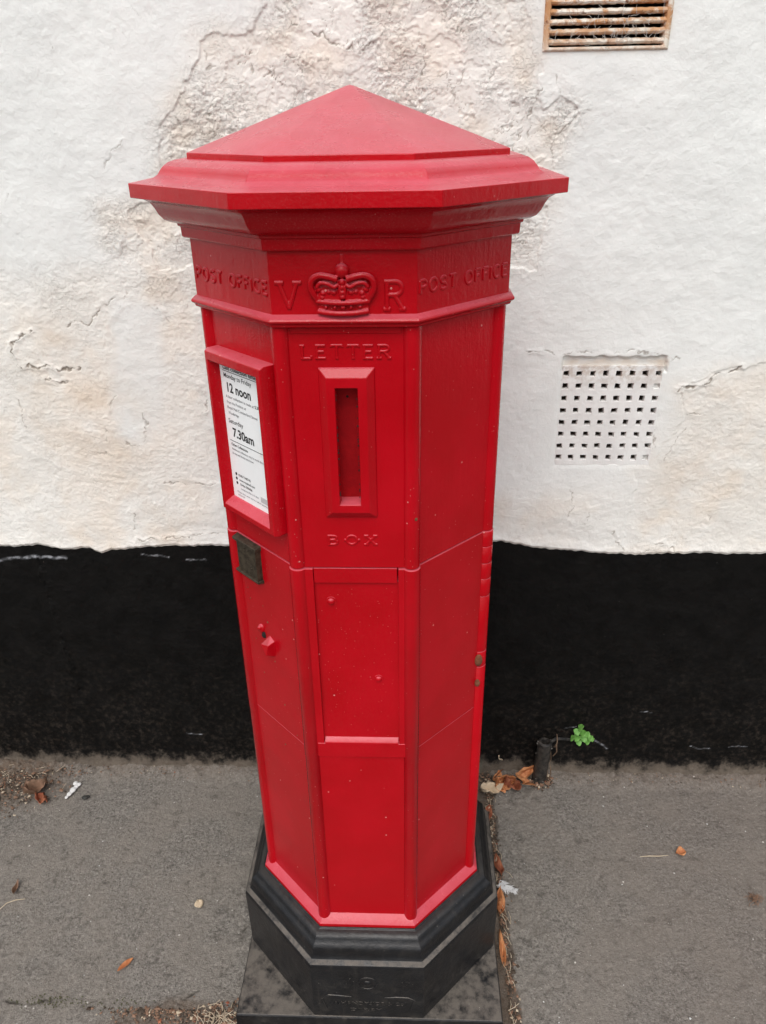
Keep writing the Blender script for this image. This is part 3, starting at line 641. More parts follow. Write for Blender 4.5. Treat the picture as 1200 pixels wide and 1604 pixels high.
# brass number plate holder
bm = bmesh.new()
box_on(bm, 'L', -.0610, -.0060, .189, .1955, .9170, .9740); box_on(bm, 'L', -.0640, -.0035, .189, .2005, .9690, .9770, .003, .0005, .001); box_on(bm, 'L', -.0640, -.0035, .189, .2005, .9140, .9200, .0005, .002, .001); box_on(bm, 'L', -.0105, -.0055, .189, .1995, .9195, .9695, 0, 0, .0015)
hold = finish('plate_holder', bm, M['bronze'], box, .0009)
for t, z in ((-.040,.9615),(-.031,.9615),(-.026,.9360),(-.0255,.9320)):
    bm = bmesh.new(); ball(bm, fp('L',t,.1955,z), .0016, 1, .6, 1, 8, 6); finish('screw', bm, M['bronze'], hold)
# keyhole boss and finger pull on the door
bm = bmesh.new(); ball(bm, fp('L',-.0235,.1905,.8245), .0068, 1, .8, 1.15, 16, 10); ball(bm, fp('L',-.0225,.1955,.8275), .0036, 1, .7, 1, 12, 8); kb = finish('lock_boss', bm, RED, box)
bm = bmesh.new(); ball(bm, fp('L',-.0175,.1910,.8150), .0038, 1.2, .6, 1.5, 10, 8); finish('keyhole', bm, M['hole'], kb)
bm = bmesh.new()
w_ = [fp('L',-.020,.189,.7990),fp('L',.006,.189,.7850),fp('L',.008,.189,.8160),fp('L',-.004,.189,.8220),fp('L',-.016,.2010,.8030),fp('L',.002,.2050,.7930),fp('L',.006,.2020,.8120)]
w_ = [bm.verts.new(c) for c in w_]; bmesh.ops.convex_hull(bm, input=w_); finish('finger_pull', bm, RED, box, .0012)
bm = bmesh.new()
for t, z, r in ((-.047,.868,.0012),(-.0505,.886,.0009),(-.005,.845,.0016),(-.014,.870,.0010),(.004,.776,.0013),(-.043,.795,.0010),(.02,.70,.0014),(.047,.655,.0012),(-.03,.735,.0012),(.01,.61,.0013)):
    ball(bm, fp('L',t,.1904,z), r, 1, .5, 1.2, 8, 6)
o = finish('paint_chips', bm, M['rust'], box); o['kind'] = 'stuff'
bm = bmesh.new(); ball(bm, fp('F',.0815,.1928,1.0540), .0032, 1, .8, 1, 10, 8); finish('worn_patch', bm, M['rust'], box)

# ------------------------------------------------------------ raised lettering, drawn in strokes
def arc(cx, cy, rx_, ry_, a0, a1, n=9): return [(cx+rx_*math.cos(R(a0+(a1-a0)*i/n)), cy+ry_*math.sin(R(a0+(a1-a0)*i/n))) for i in range(n+1)]
GL = {'P': [[(0,0),(0,1)], [(0,1),(.30,1)]+arc(.30,.74,.26,.26,90,-90)+[(0,.48)]], 'O': [arc(.34,.5,.34,.5,0,360,18)], 'S': [arc(.27,.75,.25,.25,30,250)+arc(.27,.25,.26,.25,80,-150)],
 'T': [[(.30,0),(.30,1)], [(0,1),(.60,1)]], 'F': [[(0,0),(0,1)], [(0,1),(.48,1)], [(0,.53),(.38,.53)]], 'I': [[(0,0),(0,1)]], 'C': [arc(.34,.5,.34,.5,50,310,14)], 'E': [[(0,0),(0,1)], [(0,1),(.5,1)], [(0,.52),(.4,.52)], [(0,0),(.5,0)]],
 'V': [[(0,1),(.33,0)], [(.33,0),(.66,1)]], 'R': [[(0,0),(0,1)], [(0,1),(.32,1)]+arc(.32,.76,.24,.24,90,-90)+[(0,.52)], [(.28,.52),(.58,0)]], 'L': [[(0,1),(0,0)], [(0,0),(.5,0),(.5,.22)]],
 'B': [[(0,0),(0,1)], [(0,1),(.28,1)]+arc(.28,.77,.22,.23,90,-90)+[(0,.54)], [(.28,.54)]+arc(.28,.27,.27,.27,90,-90)+[(0,0)]], 'X': [[(0,0),(.6,1)], [(0,1),(.6,0)]]}
GW = {'P':.56,'O':.68,'S':.54,'T':.6,'F':.48,'I':.0,'C':.62,'E':.5,'V':.66,'R':.6,'L':.5,'B':.55,'X':.6}
SER = {'L': [(0,1,.14),(0,0,.1)], 'E': [(0,1,.1),(0,0,.1)], 'T': [(.30,0,.09)], 'R': [(0,0,.14),(.58,0,.12),(0,1,.1)], 'B': [(0,1,.1),(0,0,.1)], 'X': [(0,0,.15),(.6,0,.15),(0,1,.15),(.6,1,.15)], 'V': [(0,1,.17),(.66,1,.17)], 'O': []}
def word(s, face, t0, t1, z0, z1, r, d, label, name='raised_word', serif=False, mat=RED, extra=0, sq=.8, tilt=0):
    h = z1-z0; ws = [GW[c] if c != ' ' else .32 for c in s]; gap = .30 if extra == 0 else extra
    tot = sum(ws)+gap*(len(s)-1); sx = (t1-t0)/tot; x = 0; n, tt = FR[face]; bm = bmesh.new()
    for i, (c, w) in enumerate(zip(s, ws)):
        if c != ' ':
            jz = random.uniform(-.0003, .0003)
            st = list(GL[c]) + ([[(a-b, y), (a+b, y)] for a, y, b in SER.get(c, [])] if serif else [])
            for s_ in st:
                pts = []
                for k, (a, b) in enumerate(s_): pts.append(fp(face, t0+(x+a)*sx, d, z0+b*h+jz+tilt*(x/tot-.5)))
                tube(bm, pts, r, 8, (n, sq))
                for q in (pts[0], pts[-1]): ball(bm, q, r, 1, 1, 1, 8, 6) if False else None
        x += w+gap
    return part(finish(name, bm, mat, box), label)
def soften(o, vox=.0006, it=2):
    md = o.modifiers.new('remesh', 'REMESH'); md.mode = 'VOXEL'; md.voxel_size = vox; md.use_smooth_shade = True
    sm = o.modifiers.new('soften', 'SMOOTH'); sm.iterations = it; sm.factor = .6
    return o
soften(word('POST OFFICE', 'L', -.0745, .0765, 1.3390, 1.3530, .0021, .1976, 'raised words POST OFFICE', tilt=0))
soften(word('POST OFFICE', 'R', -.0770, .0755, 1.3390, 1.3530, .0021, .1976, 'raised words POST OFFICE'))
soften(word('V', 'F', -.0715, -.0515, 1.3245, 1.3530, .0026, .1978, 'raised letter V', 'raised_letter', True))
soften(word('R', 'F', .0485, .0665, 1.3230, 1.3530, .0028, .1978, 'raised letter R', 'raised_letter', True))
GL['T'] = [[(.30,0),(.30,1)], [(-.04,.86),(-.02,1),(.62,1),(.64,.86)]]
soften(word('LETTER', 'F', -.0515, .0505, 1.2650, 1.2800, .0017, .1899, 'raised word LETTER', serif=True, extra=.34), .0005, 1)
soften(word('BOX', 'F', -.0320, .0290, 1.0140, 1.0270, .0018, .1897, 'raised word BOX', serif=True, extra=.62), .0005, 1)
bm = bmesh.new()
for t in (-.0105, .0075): ball(bm, fp('F',t,.1897,1.0205), .0022, 1, .7, 1, 8, 6)
finish('raised_dot', bm, RED, box)

# the crown
n_ = FR['F'][0]; bm = bmesh.new(); CX, ZB = -.0005, 1.3205; d = .1985
def P3(t, z, dd=0): return fp('F', CX+t, d+dd*1.2, ZB+z)
def sm_path(pts, n=5):
    out = []; P_ = [pts[0]]+list(pts)+[pts[-1]]
    for i in range(1, len(P_)-2):
        for j in range(n):
            t = j/n; a, b, c, e = [Vector(q) for q in P_[i-1:i+3]]
            out.append(.5*((2*b)+(-a+c)*t+(2*a-5*b+4*c-e)*t*t+(-a+3*b-3*c+e)*t**3))
    out.append(Vector(pts[-1])); return out
def crown_tube(pts, r): 
    q = sm_path([(t, z, dd) for t, z, dd in pts]); tube(bm, [P3(a.x, a.y, a.z) for a in q], r, 10)
crown_tube([(-.0285,.0012,.002),(-.015,.0000,.0048),(0,-.0004,.0060),(.015,.0000,.0048),(.0285,.0012,.002)], .0030)
crown_tube([(-.0300,.0125,.002),(-.015,.0115,.0048),(0,.0112,.0060),(.015,.0115,.0048),(.0300,.0125,.002)], .0026)
for t, w in ((-.019,1),(-.009,1),(0,1.5),(.009,1),(.019,1)): ball(bm, P3(t,.0062,.0048-abs(t)*.08), .0020, 1*w, 1, 1, 10, 6)
box_on(bm, 'F', -.028, .028, .1965, .2005, ZB-.002, ZB+.012)
for s_ in (-1, 1):
    crown_tube([(s_*.0285,.0140,.001),(s_*.0325,.0210,.003),(s_*.0350,.0290,.004),(s_*.0325,.0370,.005),(s_*.0250,.0410,.0055),(s_*.0150,.0400,.006),(s_*.0050,.0370,.006)], .0036)
    crown_tube([(s_*.0285,.0280,.005),(s_*.0240,.0330,.006),(s_*.0160,.0325,.007),(s_*.0090,.0290,.007),(s_*.0050,.0310,.006)], .0022)
    for t, z, r in ((.0265,.0255,.0030),(.0215,.0215,.0026),(.0150,.0230,.0024),(.0095,.0225,.0030),(.0225,.0170,.0022)): ball(bm, P3(s_*t,z,.0035), r, 1.1, 1, 1, 12, 8)
    ball(bm, P3(s_*.0170,.027,-.001), .0165, 1.05, .36, .82, 16, 10); box_on(bm, 'F', min(s_*.001,s_*.0285), max(s_*.001,s_*.0285), .1965, .2030, ZB+.010, ZB+.026, side_in=.001)
for z, r in ((.0175,.0030),(.0225,.0034),(.0280,.0038),(.0335,.0042)): ball(bm, P3(0,z,.004), r, 1, 1, .9, 12, 8)
crown_tube([(-.0050,.0370,.003),(-.0035,.0270,.005),(-.002,.0160,.004)], .0014); crown_tube([(.0050,.0370,.003),(.0035,.0270,.005),(.002,.0160,.004)], .0014)
ball(bm, P3(0,.0455,.003), .0080, 1, .85, 1, 16, 12)
tube(bm, [P3(0,.052,-.0005), P3(0,.0625,-.0012)], .0026, 8, (n_, .5)); tube(bm, [P3(-.0050,.0575,-.0015), P3(.0050,.0575,-.0015)], .0024, 8, (n_, .4))
part(soften(finish('crown', bm, RED, box), .0006, 2), 'raised royal crown between the letters V and R')
# founder's mark on the plinth, worn nearly away
bm = bmesh.new()
pts = [fp('F', t, .2440, z) for t, z in arc(0, .138, .0165, .0165, 0, 360, 20)]; tube(bm, pts, .0020, 8, (n_, .8))
ball(bm, fp('F',0,.2438,.138), .0075, 1, .4, 1, 12, 8)
tube(bm, [fp('F',t,.2440,z) for t, z in ((-.083,.090),(-.072,.1000),(-.052,.0985),(-.030,.0960))], [.0012,.0030,.0030,.0012], 8, (n_, .8))
tube(bm, [fp('F',t,.2440,z) for t, z in ((.085,.090),(.072,.0970),(.052,.0975),(.030,.0955))], [.0012,.0030,.0030,.0012], 8, (n_, .8))
tube(bm, [fp('F',t,.2440,z) for t, z in ((-.083,.090),(-.080,.075),(-.076,.060))], .0016, 8, (n_, .8)); tube(bm, [fp('F',t,.2440,z) for t, z in ((.085,.090),(.080,.075),(.077,.060))], .0016, 8, (n_, .8))
finish('foundry_ribbon', bm, IRON, box)
text_mesh('A.HANDYSIDE & Co', 'F', -.064, .130, .0730, .0095, .2438, IRON, 'foundry_lettering', .01, .09, box)
text_mesh('DERBY', 'F', -.034, .060, .0540, .0085, .2438, IRON, 'foundry_lettering', .01, .09, box)
# ------------------------------------------------------------ air brick
def whitebrick():
    a = NT('whitewashed terracotta'); base = a.mix(a.ramp(a.noise(18, 6), .35, .7), (.78,.78,.755), (.70,.69,.67))
    z = a.xyz()[2]; t = a.math('MULTIPLY', a.ramp(z, 1.02, 1.085), a.ramp(a.noise(60, 7, .7), .40, .62)); base = a.mix(a.math('MULTIPLY', t, .65), base, (.42,.32,.24))
    geo = a.n('ShaderNodeNewGeometry'); dep = a.xyz(geo.outputs['Position'])[1]
    base = a.mix(a.ramp(dep, WY+.006, WY+.016), base, (.10,.07,.05))      # darker brown towards the back of the holes
    a.bump([(a.noise(90, 6, .65), .0012), (a.noise(320, 4), .0004)]); return a.set(base, .8, spec=.3)
M['brick'] = whitebrick()
ab = thing('air_brick', 'whitewashed air brick of eight rows of square holes set in the wall', 'air brick', (0,0,0))
bm = bmesh.new(); x0, x1, z0, z1 = .3700, .5640, .8725, 1.0815; n = 8
hx = [.3777+.0254*i for i in range(8)]; hz = [.8889+.02530*i for i in range(8)]
xs_ = [x0]; zs_ = [z0]
for c in hx: xs_ += [c-.0056, c+.0056]
for c in hz: zs_ += [c-.0056, c+.0056]
xs_.append(x1); zs_.append(z1); rnd = random.Random(5)
V_ = {}
def jit(i, j): 
    edge_ = i in (0, len(xs_)-1) or j in (0, len(zs_)-1); k = 0 if edge_ else .0011
    return (xs_[i]+rnd.uniform(-k,k), zs_[j]+rnd.uniform(-k,k))
for i in range(len(xs_)):
    for j in range(len(zs_)): x, z = jit(i, j); V_[i,j] = bm.verts.new((x, WY+.001+rnd.uniform(-.0006,.0006), z))
blocked = {(7,6):.006,(7,0):.008}
for i in range(len(xs_)-1):
    for j in range(len(zs_)-1):
        q = [V_[i,j], V_[i+1,j], V_[i+1,j+1], V_[i,j+1]]
        if i % 2 == 1 and j % 2 == 1:
            c = sum((v.co for v in q), Vector())/4; dep = .030
            dp = blocked.get(((i-1)//2, (j-1)//2), dep)
            prev = q
            for sc_, dy in ((.97,.0015), (.93,.007), (.92, dp)):
                nx_ = [bm.verts.new((c.x+(v.co.x-c.x)*(sc_+rnd.uniform(-.12,.08)), WY+.001+dy, c.z+(v.co.z-c.z)*(sc_+rnd.uniform(-.10,.10)))) for v in q]
                for a in range(4): bm.faces.new((prev[a], prev[(a+1)%4], nx_[(a+1)%4], nx_[a]))
                prev = nx_
            if dp < dep: bm.faces.new(prev)
        else: bm.faces.new(q)
b_ = [bm.verts.new((x, WY+.034, z)) for x, z in ((x0,z0),(x1,z0),(x1,z1),(x0,z1))]
N_, K_ = len(xs_)-1, len(zs_)-1
for a, (side) in enumerate(([V_[i,0] for i in range(N_+1)], [V_[N_,j] for j in range(K_+1)], [V_[i,K_] for i in range(N_,-1,-1)], [V_[0,j] for j in range(K_,-1,-1)])):
    bm.faces.new(side+[b_[(a+1)%4], b_[a]])
finish('brick_face', bm, M['brick'], ab, .0009)
bm = bmesh.new(); bmesh.ops.create_cube(bm, size=1, matrix=Matrix.Translation(((x0+x1)/2, WY+.041, (z0+z1)/2)) @ Matrix.Diagonal((x1-x0-.01, .004, z1-z0-.01, 1))); finish('cavity_back', bm, M['hole'], ab)

# ------------------------------------------------------------ rusty louvred vent
def rusty():
    a = NT('rusting white enamel'); base = a.mix(a.ramp(a.noise(25, 5), .4, .7), (.74,.70,.62), (.66,.58,.46))
    r1 = a.ramp(a.noise(34, 8, .7, .5), .40, .56); z = a.xyz()[2]
    r1 = a.math('MULTIPLY', r1, a.ramp(z, 1.600, 1.65, .5, 1))
    base = a.mix(r1, base, (.50,.26,.12)); base = a.mix(a.ramp(a.noise(60, 8, .75), .55, .68), base, (.20,.085,.04))
    a.bump([(a.noise(120, 6, .7), .0015)]); return a.set(base, a.ramp(r1, 0, 1, .45, .85), spec=.4)
M['rusty'] = rusty()
vt = thing('wall_vent', 'rust-streaked white louvred metal vent high on the wall', 'vent', (0,0,0))
x0, x1, z0, z1 = VENT
bm = bmesh.new()
rs = []
for g, y in ((-.004,.004),(-.004,-.0015),(0,-.004),(.005,-.0035),(.007,.002),(.007,.02)):
    rs.append([bm.verts.new((x, WY+y, z)) for x, z in ((x0+g,z0+g*.6),(x1-g,z0+g*.6),(x1-g,z1-g),(x0+g,z1-g))])
for A, B in zip(rs, rs[1:]):
    for i in range(4): bm.faces.new((A[i], A[(i+1)%4], B[(i+1)%4], B[i]))
finish('vent_frame', bm, M['rusty'], vt, .0012)
sl0 = None
for k in range(9):
    z = z0 + .0105 + .0137*k
    bm = bmesh.new(); n = 40; rings = []
    for i in range(n+1):
        x = x0+.005+(x1-x0-.010)*i/n; w = .0003*math.sin(i*1.9+k*2)+rnd.uniform(-.0003,.0003)
        prof = [(.010,.0048),(.000,.0046),(-.0036,.0024),(-.0046,-.0004),(-.0030,-.0030),(.002,-.0040),(.010,-.0036)]
        rings.append([bm.verts.new((x, WY+y+.001, z+zz+w)) for y, zz in prof])
    for A, B in zip(rings, rings[1:]):
        for j in range(7): bm.faces.new((A[j], A[(j+1)%7], B[(j+1)%7], B[j]))
    bm.faces.new(rings[0]); bm.faces.new(rings[-1]); finish('slat', bm, M['rusty'], vt)
bm = bmesh.new(); bmesh.ops.create_cube(bm, size=1, matrix=Matrix.Translation(((x0+x1)/2, WY+.034, (z0+z1)/2)) @ Matrix.Diagonal((x1-x0-.008, .004, z1-z0-.008, 1))); finish('cavity_back', bm, M['hole'], vt)
M['web'] = simple('dusty cobweb', (.45,.43,.40), (.55,.53,.5), .9)
bm = bmesh.new(); rw = random.Random(3)
for i in range(70):
    x = rw.uniform(x0+.01, x1-.01) if i % 2 else rw.gauss(x0+.12, .03); z = z0+.004+abs(rw.gauss(0,.022)); a = rw.uniform(-1.5,1.5); l = rw.uniform(.004,.016)
    p = [Vector((x+math.sin(a)*l*t, WY-.0055+.002*math.sin(t*3), z+math.cos(a)*l*t+.001*math.sin(t*5+i))) for t in (0,.33,.66,1)]; tube(bm, p, .00028, 4)
o = finish('cobweb', bm, M['web'], vt); o['kind'] = 'stuff'

# ------------------------------------------------------------ pipe stub at the wall foot
M['pipe'] = simple('black painted iron pipe', (.006,.006,.006), (.050,.043,.036), .55, 60, .0012)
pp = thing('pipe_stub', 'short black painted iron pipe standing against the foot of the wall', 'pipe', (.404, .362, 0))
bm = bmesh.new(); L_ = [(.0185,-.02),(.0180,.020),(.0172,.060),(.0175,.100),(.0185,.118),(.0175,.126),(.0125,.129),(.0105,.122),(.0100,.095)]
rings = [[bm.verts.new((r*math.cos(R(20*j))*(1+.03*math.sin(j*2.3+i)), r*math.sin(R(20*j)), z)) for j in range(18)] for i, (r, z) in enumerate(L_)]
for A, B in zip(rings, rings[1:]):
    for j in range(18): bm.faces.new((A[j], A[(j+1)%18], B[(j+1)%18], B[j]))
bm.faces.new(rings[-1]); bm.faces.new(rings[0]); finish('pipe', bm, M['pipe'], pp)
pp.rotation_euler = (R(-3), R(3.5), 0)
bm = bmesh.new(); rc = random.Random(8)
for i in range(26):
    a_ = rc.uniform(0,6.28); z_ = rc.choice((.118,.124,.05,.02,.01,.09)); ball(bm, Vector((.0178*math.cos(a_), .0178*math.sin(a_), z_+rc.uniform(-.006,.004))), rc.uniform(.0012,.0032), 1, 1, .7, 6, 4)
o = finish('paint_crust', bm, simple('dried paint and dirt', (.03,.027,.024), (.22,.20,.18), .9, 120), pp); o['kind'] = 'stuff'
bm = bmesh.new(); tube(bm, [(.012,.006,.118),(.030,.018,.124),(.055,.021,.122),(.075,.022,.120)], [.0045,.0042,.004,.0035], 8); finish('branch_pipe', bm, M['pipe'], pp)
bm = bmesh.new()
for i in range(9):
    a = rw.uniform(-.3,.5); z = rw.uniform(.0,.13); x = .020+rw.uniform(-.003,.006); tube(bm, [(x,-.004,z),(x+.003+.01*a,-.008,z+.018),(x+.010*a,-.003,z+.04)], .0006, 4)
o = finish('dry_fibre', bm, simple('dry fibres', (.13,.08,.05), (.22,.15,.1), .9), pp); o['kind'] = 'stuff'

# ------------------------------------------------------------ leaves and litter
def leafmat(name, c1, c2, rough=.7):
    a = NT(name); b = a.mix(a.ramp(a.noise(70, 5), .35, .65), c1, c2); a.bump([(a.noise(160, 4), .001)]); 
    a.m.use_backface_culling = False; return a.set(b, rough, spec=.35)
M['leaf_orange'] = leafmat('dry orange leaf', (.34,.115,.04), (.50,.23,.10)); M['leaf_red'] = leafmat('dry red-brown leaf', (.22,.06,.03), (.33,.12,.06))
M['leaf_brown'] = leafmat('dull brown leaf', (.16,.095,.06), (.24,.14,.09)); M['straw'] = leafmat('dry straw', (.42,.34,.24), (.52,.44,.33)); M['chip'] = leafmat('pale wood chip', (.50,.40,.28), (.58,.46,.32))
M['green'] = leafmat('fresh green leaf', (.10,.26,.045), (.16,.36,.08), .5); M['stem'] = leafmat('stem', (.10,.14,.05), (.15,.17,.07))
M['white'] = simple('white lump', (.62,.62,.6), (.72,.72,.7), .8, 80, .002)
def leaf_bm(L, W, curl=.3, fold=.25, crump=.15, seed=0, n=9, m_=6, tip=.8, lobes=0):
    r = random.Random(seed); bm = bmesh.new(); G = []
    ph = [r.uniform(0,6.3) for _ in range(4)]
    for i in range(n+1):
        u = i/n; w = W*.5*math.sin(math.pi*u**tip)**.75*(1+lobes*math.sin(u*22+ph[3])) + .0004; row = []
        for j in range(m_+1):
            v = j/m_*2-1
            z = abs(v)*w*fold*2 + curl*L*(u-.5)**2*2 + crump*W*(math.sin(u*7+ph[0]+v*2)+math.sin(v*4+ph[1]+u*5))*.5
            row.append(bm.verts.new((L*(u-.5), w*v*(1-.12*abs(v)*curl), z+.0015)))
        G.append(row)
    for i in range(n):
        for j in range(m_): bm.faces.new((G[i][j], G[i+1][j], G[i+1][j+1], G[i][j+1]))
    return bm
def thicken(o, t=.0005):
    md = o.modifiers.new('thickness', 'SOLIDIFY'); md.thickness = t; return o
def leaf(x, y, z, rot, L, W, mat, label, seed, cat='leaf', name='dry_leaf', tilt=(0,0), group='dry leaves lying on the pavement', **k):
    o = finish(name, leaf_bm(L, W, seed=seed, **k), mat); o.location = (x, y, z); o.rotation_euler = (R(tilt[0]), R(tilt[1]), R(rot)); thicken(o)
    zs = [ (o.matrix_basis @ v.co).z for v in o.data.vertices]; o.location.z += z - min(zs)
    tag(o, label, cat, group); return o
leaf(.3530, .348, .009, 62, .072, .046, M['leaf_orange'], 'large curled orange dry leaf standing against the wall beside the pipe', 1, tilt=(48,10), curl=.7, crump=.5, fold=.5, lobes=.15)
leaf(.3120, .340, .006, 20, .056, .040, M['leaf_orange'], 'crumpled orange brown dry leaf between the large curled one and the pillar box', 2, tilt=(38,-10), curl=.6, crump=.5, fold=.4, lobes=.2)
leaf(.2780, .318, .002, 12, .060, .036, M['chip'], 'pale tan dry leaf tucked behind the right edge of the pillar box', 3, tilt=(14,0), curl=.3, crump=.4, fold=.2, lobes=.15)
leaf(.2660, .255, -.003, 80, .050, .020, M['leaf_red'], 'dark red brown leaf beside the base slab, furthest back of those in the gap', 4, tilt=(10,10), curl=.2, crump=.3)
leaf(.2760, .108, -.004, 97, .060, .020, M['leaf_red'], 'narrow red brown leaf in the gap behind the white feather', 5, tilt=(8,8), curl=.25, crump=.3)
leaf(.2700, .018, -.004, 84, .060, .022, M['leaf_orange'], 'bright orange leaf in the gap in front of the white feather', 6, tilt=(8,-6), curl=.2, crump=.4)
leaf(.2640, -.085, -.004, 92, .075, .012, M['leaf_orange'], 'long narrow orange leaf in the gap beside the front corner of the base', 16, tilt=(6,-6), curl=.1, crump=.3)
leaf(.3320, .330, .004, -35, .046, .030, M['leaf_red'], 'small red brown crumpled leaf lying in front of the large curled orange leaf', 31, tilt=(12,14), curl=.5, crump=.5, lobes=.2)
leaf(.2950, .352, .006, 75, .044, .028, M['leaf_orange'], 'orange leaf leaning on the black wall behind the tan leaf', 32, tilt=(40,0), curl=.4, crump=.5, lobes=.2)
leaf(.6980, .1500, .0015, 10, .024, .020, M['leaf_orange'], 'small square orange leaf scrap beside the straw', 7, curl=.1, crump=.25, tip=1)
leaf(-.4985, -.1400, .0015, 50, .036, .0100, M['leaf_orange'], 'slim orange brown leaf alone on the pavement left of the base', 8, curl=.15, fold=.5)
leaf(-.3833, -.0030, .0015, -60, .021, .019, M['chip'], 'pale tan square leaf scrap beside the plinth', 9, curl=.05, crump=.12, fold=0, tip=1)
leaf(-.8020, .0250, .0015, 100, .036, .010, M['leaf_brown'], 'thin brown curled leaf beside a twig at the left', 10, curl=.4, fold=.5, crump=.3)
leaf(-.8720, .2900, .006, 40, .058, .036, M['leaf_brown'], 'crumpled dull brown leaf on the heap of soil at the wall foot', 11, curl=.6, crump=.6, lobes=.2, tilt=(15,0))
leaf(-.8450, .2620, .004, -30, .036, .024, M['leaf_red'], 'small red brown leaf beside the crumpled brown one on the soil', 12, curl=.6, crump=.5, lobes=.2)
leaf(.3030, .392, .045, 70, .020, .014, M['chip'], 'tiny pale leaf scrap stuck to the wall foot above the dry leaves', 13, tilt=(60,0), curl=.3, crump=.3)
def stick(name, pts, r, mat, label, cat):
    bm = bmesh.new(); tube(bm, pts, r, 6); return tag(finish(name, bm, mat), label, cat)
stick('straw', [(.603,.1390,.0025),(.625,.1405,.0035),(.645,.1405,.0035),(.668,.1440,.0025)], [.0008,.0012,.0012,.0006], M['straw'], 'pale piece of dry straw lying on the pavement at the right', 'straw')
stick('twig', [(-.817,-.030,.002),(-.806,-.012,.003),(-.790,-.004,.003),(-.770,.0,.002)], [.0007,.0011,.0011,.0006], M['straw'], 'bent pale twig beside the thin curled leaf at the left', 'twig')
bm = bmesh.new(); r9 = random.Random(9)
for i in range(34):
    a = r9.uniform(0,6.28); l = r9.uniform(.010,.026); x, y = r9.gauss(0,.007), r9.gauss(0,.006); zz = .002+r9.random()*.008
    tube(bm, [(x-l*.5*math.cos(a), y-l*.5*math.sin(a), zz), (x, y, zz+.004), (x+l*.5*math.cos(a+.5), y+l*.5*math.sin(a+.5), max(.001, zz-.001))], .0006, 4)
o = tag(finish('seed_tuft', bm, M['leaf_brown']), 'small tangled tuft of dry twigs on the right side of the pavement', 'twigs'); o.location = (.8200, .036, 0)
# white feather
bm = bmesh.new(); ft = random.Random(12)
for i in range(150):
    u = ft.random(); a = ft.uniform(-1.2, 1.2)*(1-.4*u); l = .016*(1-.45*u)*ft.uniform(.6,1.1); x = -.020+.040*u
    tube(bm, [(x,0,.004), (x+l*.5*math.cos(a+ (1.57 if i%2 else -1.57)*.6), l*.5*(1 if i%2 else -1), .006+.006*ft.random()), (x+l*.8, l*(1 if i%2 else -1)*.9*abs(math.sin(a+.6)), .003+.010*ft.random())], [.0006,.0007,.0002], 4)
tube(bm, [(-.026,0,.002),(0,.001,.004),(.024,0,.003)], .0007, 5)
o = tag(finish('feather', bm, leafmat('white down', (.66,.66,.66), (.76,.76,.76), .8)), 'small fluffy white feather caught beside the right side of the base', 'feather'); o.location = (.2880,.0480,.0); o.rotation_euler = (0,0,R(-25))
# white droppings / filler lumps at left
bm = bmesh.new()
for x, y, s_ in ((0,0,.010),(.004,.010,.008),(-.004,-.014,.008),(-.007,-.024,.006),(.009,.018,.007),(-.002,.021,.008),(-.001,-.007,.007)): ball(bm, Vector((x,y,.003)), s_, .8, .9, .45, 10, 6)
o = finish('white_lump', bm, M['white']); soften(o, .0015, 1); tag(o, 'white crumbling lump of filler at the foot of the wall on the left', 'rubble'); o.location = (-.7850,.3020,.002)
bm = bmesh.new(); ball(bm, Vector((0,0,.003)), .008, 1.1, .8, .5); ball(bm, Vector((.006,.003,.003)), .005, 1.1, .8, .5)
tag(finish('pebble', bm, simple('dark pebble', (.02,.02,.018), (.04,.04,.035), .7)), 'dark pebble beside the white lump at the wall foot', 'pebble').location = (-.7450, .2790, .001)
# green weed growing from the wall
wd = thing('weed', 'small bright green weed growing out of the black wall base', 'plant', (.4980, .3840, .1330))
r4 = random.Random(4)
for i, (dx, dz, s_) in enumerate(((0,.040,.017),(-.010,.026,.015),(.006,.024,.018),(.016,.018,.015),(-.008,.010,.017),(.008,.008,.018),(.024,.010,.013),(-.018,.006,.014),(.018,-.001,.013),(-.004,-.004,.014),(.030,.004,.010))):
    o = finish('leaf', leaf_bm(s_*1.15, s_*1.15, .1, .12, .06, i, 7, 4, .62), M['green'], wd); thicken(o, .0004)
    o.location = (dx, -.012-.006*r4.random(), dz); o.rotation_euler = (R(40+r4.uniform(-15,15)), R(r4.uniform(-70,-20)), R(r4.uniform(0,180) if False else r4.uniform(-40,40)))
    bm = bmesh.new(); tube(bm, [(.002,.002,-.006), (dx*.5,-.006,dz*.45), (dx,-.012,dz-.002)], .0006, 5); finish('stem', bm, M['stem'], wd)

# crumbs of soil, bark and dead leaf: too many to count
def crumbs(name, zones, mats, label, cat):
    r = random.Random(21)
    for mi, (mt, share) in enumerate(mats):
        vs, fs = [], []
        for (n, fn, smin, smax) in zones:
            for _ in range(int(n*share)):
                x, y, z = fn(r); s = r.uniform(smin, smax)*(1 if r.random() > .12 else 1.8); a = r.uniform(0,6.28); el = r.uniform(.35,1); b = len(vs); tl = r.uniform(-.5,.5)
                ca, sa = math.cos(a), math.sin(a)
                for px, py, pz in ((1,0,0),(-1,0,0),(0,el,0),(0,-el,0),(0,0,.55*el),(0,0,-.4)):
                    px *= r.uniform(.7,1.3); py *= r.uniform(.7,1.3); vs.append((x+s*(px*ca-py*sa), y+s*(px*sa+py*ca), z+s*(pz+px*tl*.5)+s*.25))
                fs += [(b+i, b+j, b+k) for i, j, k in ((0,2,4),(2,1,4),(1,3,4),(3,0,4),(2,0,5),(1,2,5),(3,1,5),(0,3,5))]
        me = bpy.data.meshes.new(name); me.from_pydata(vs, [], fs); me.materials.append(mt); o = bpy.data.objects.new(name, me); link(o); o['kind'] = 'stuff'; tag(o, label[mi], cat)
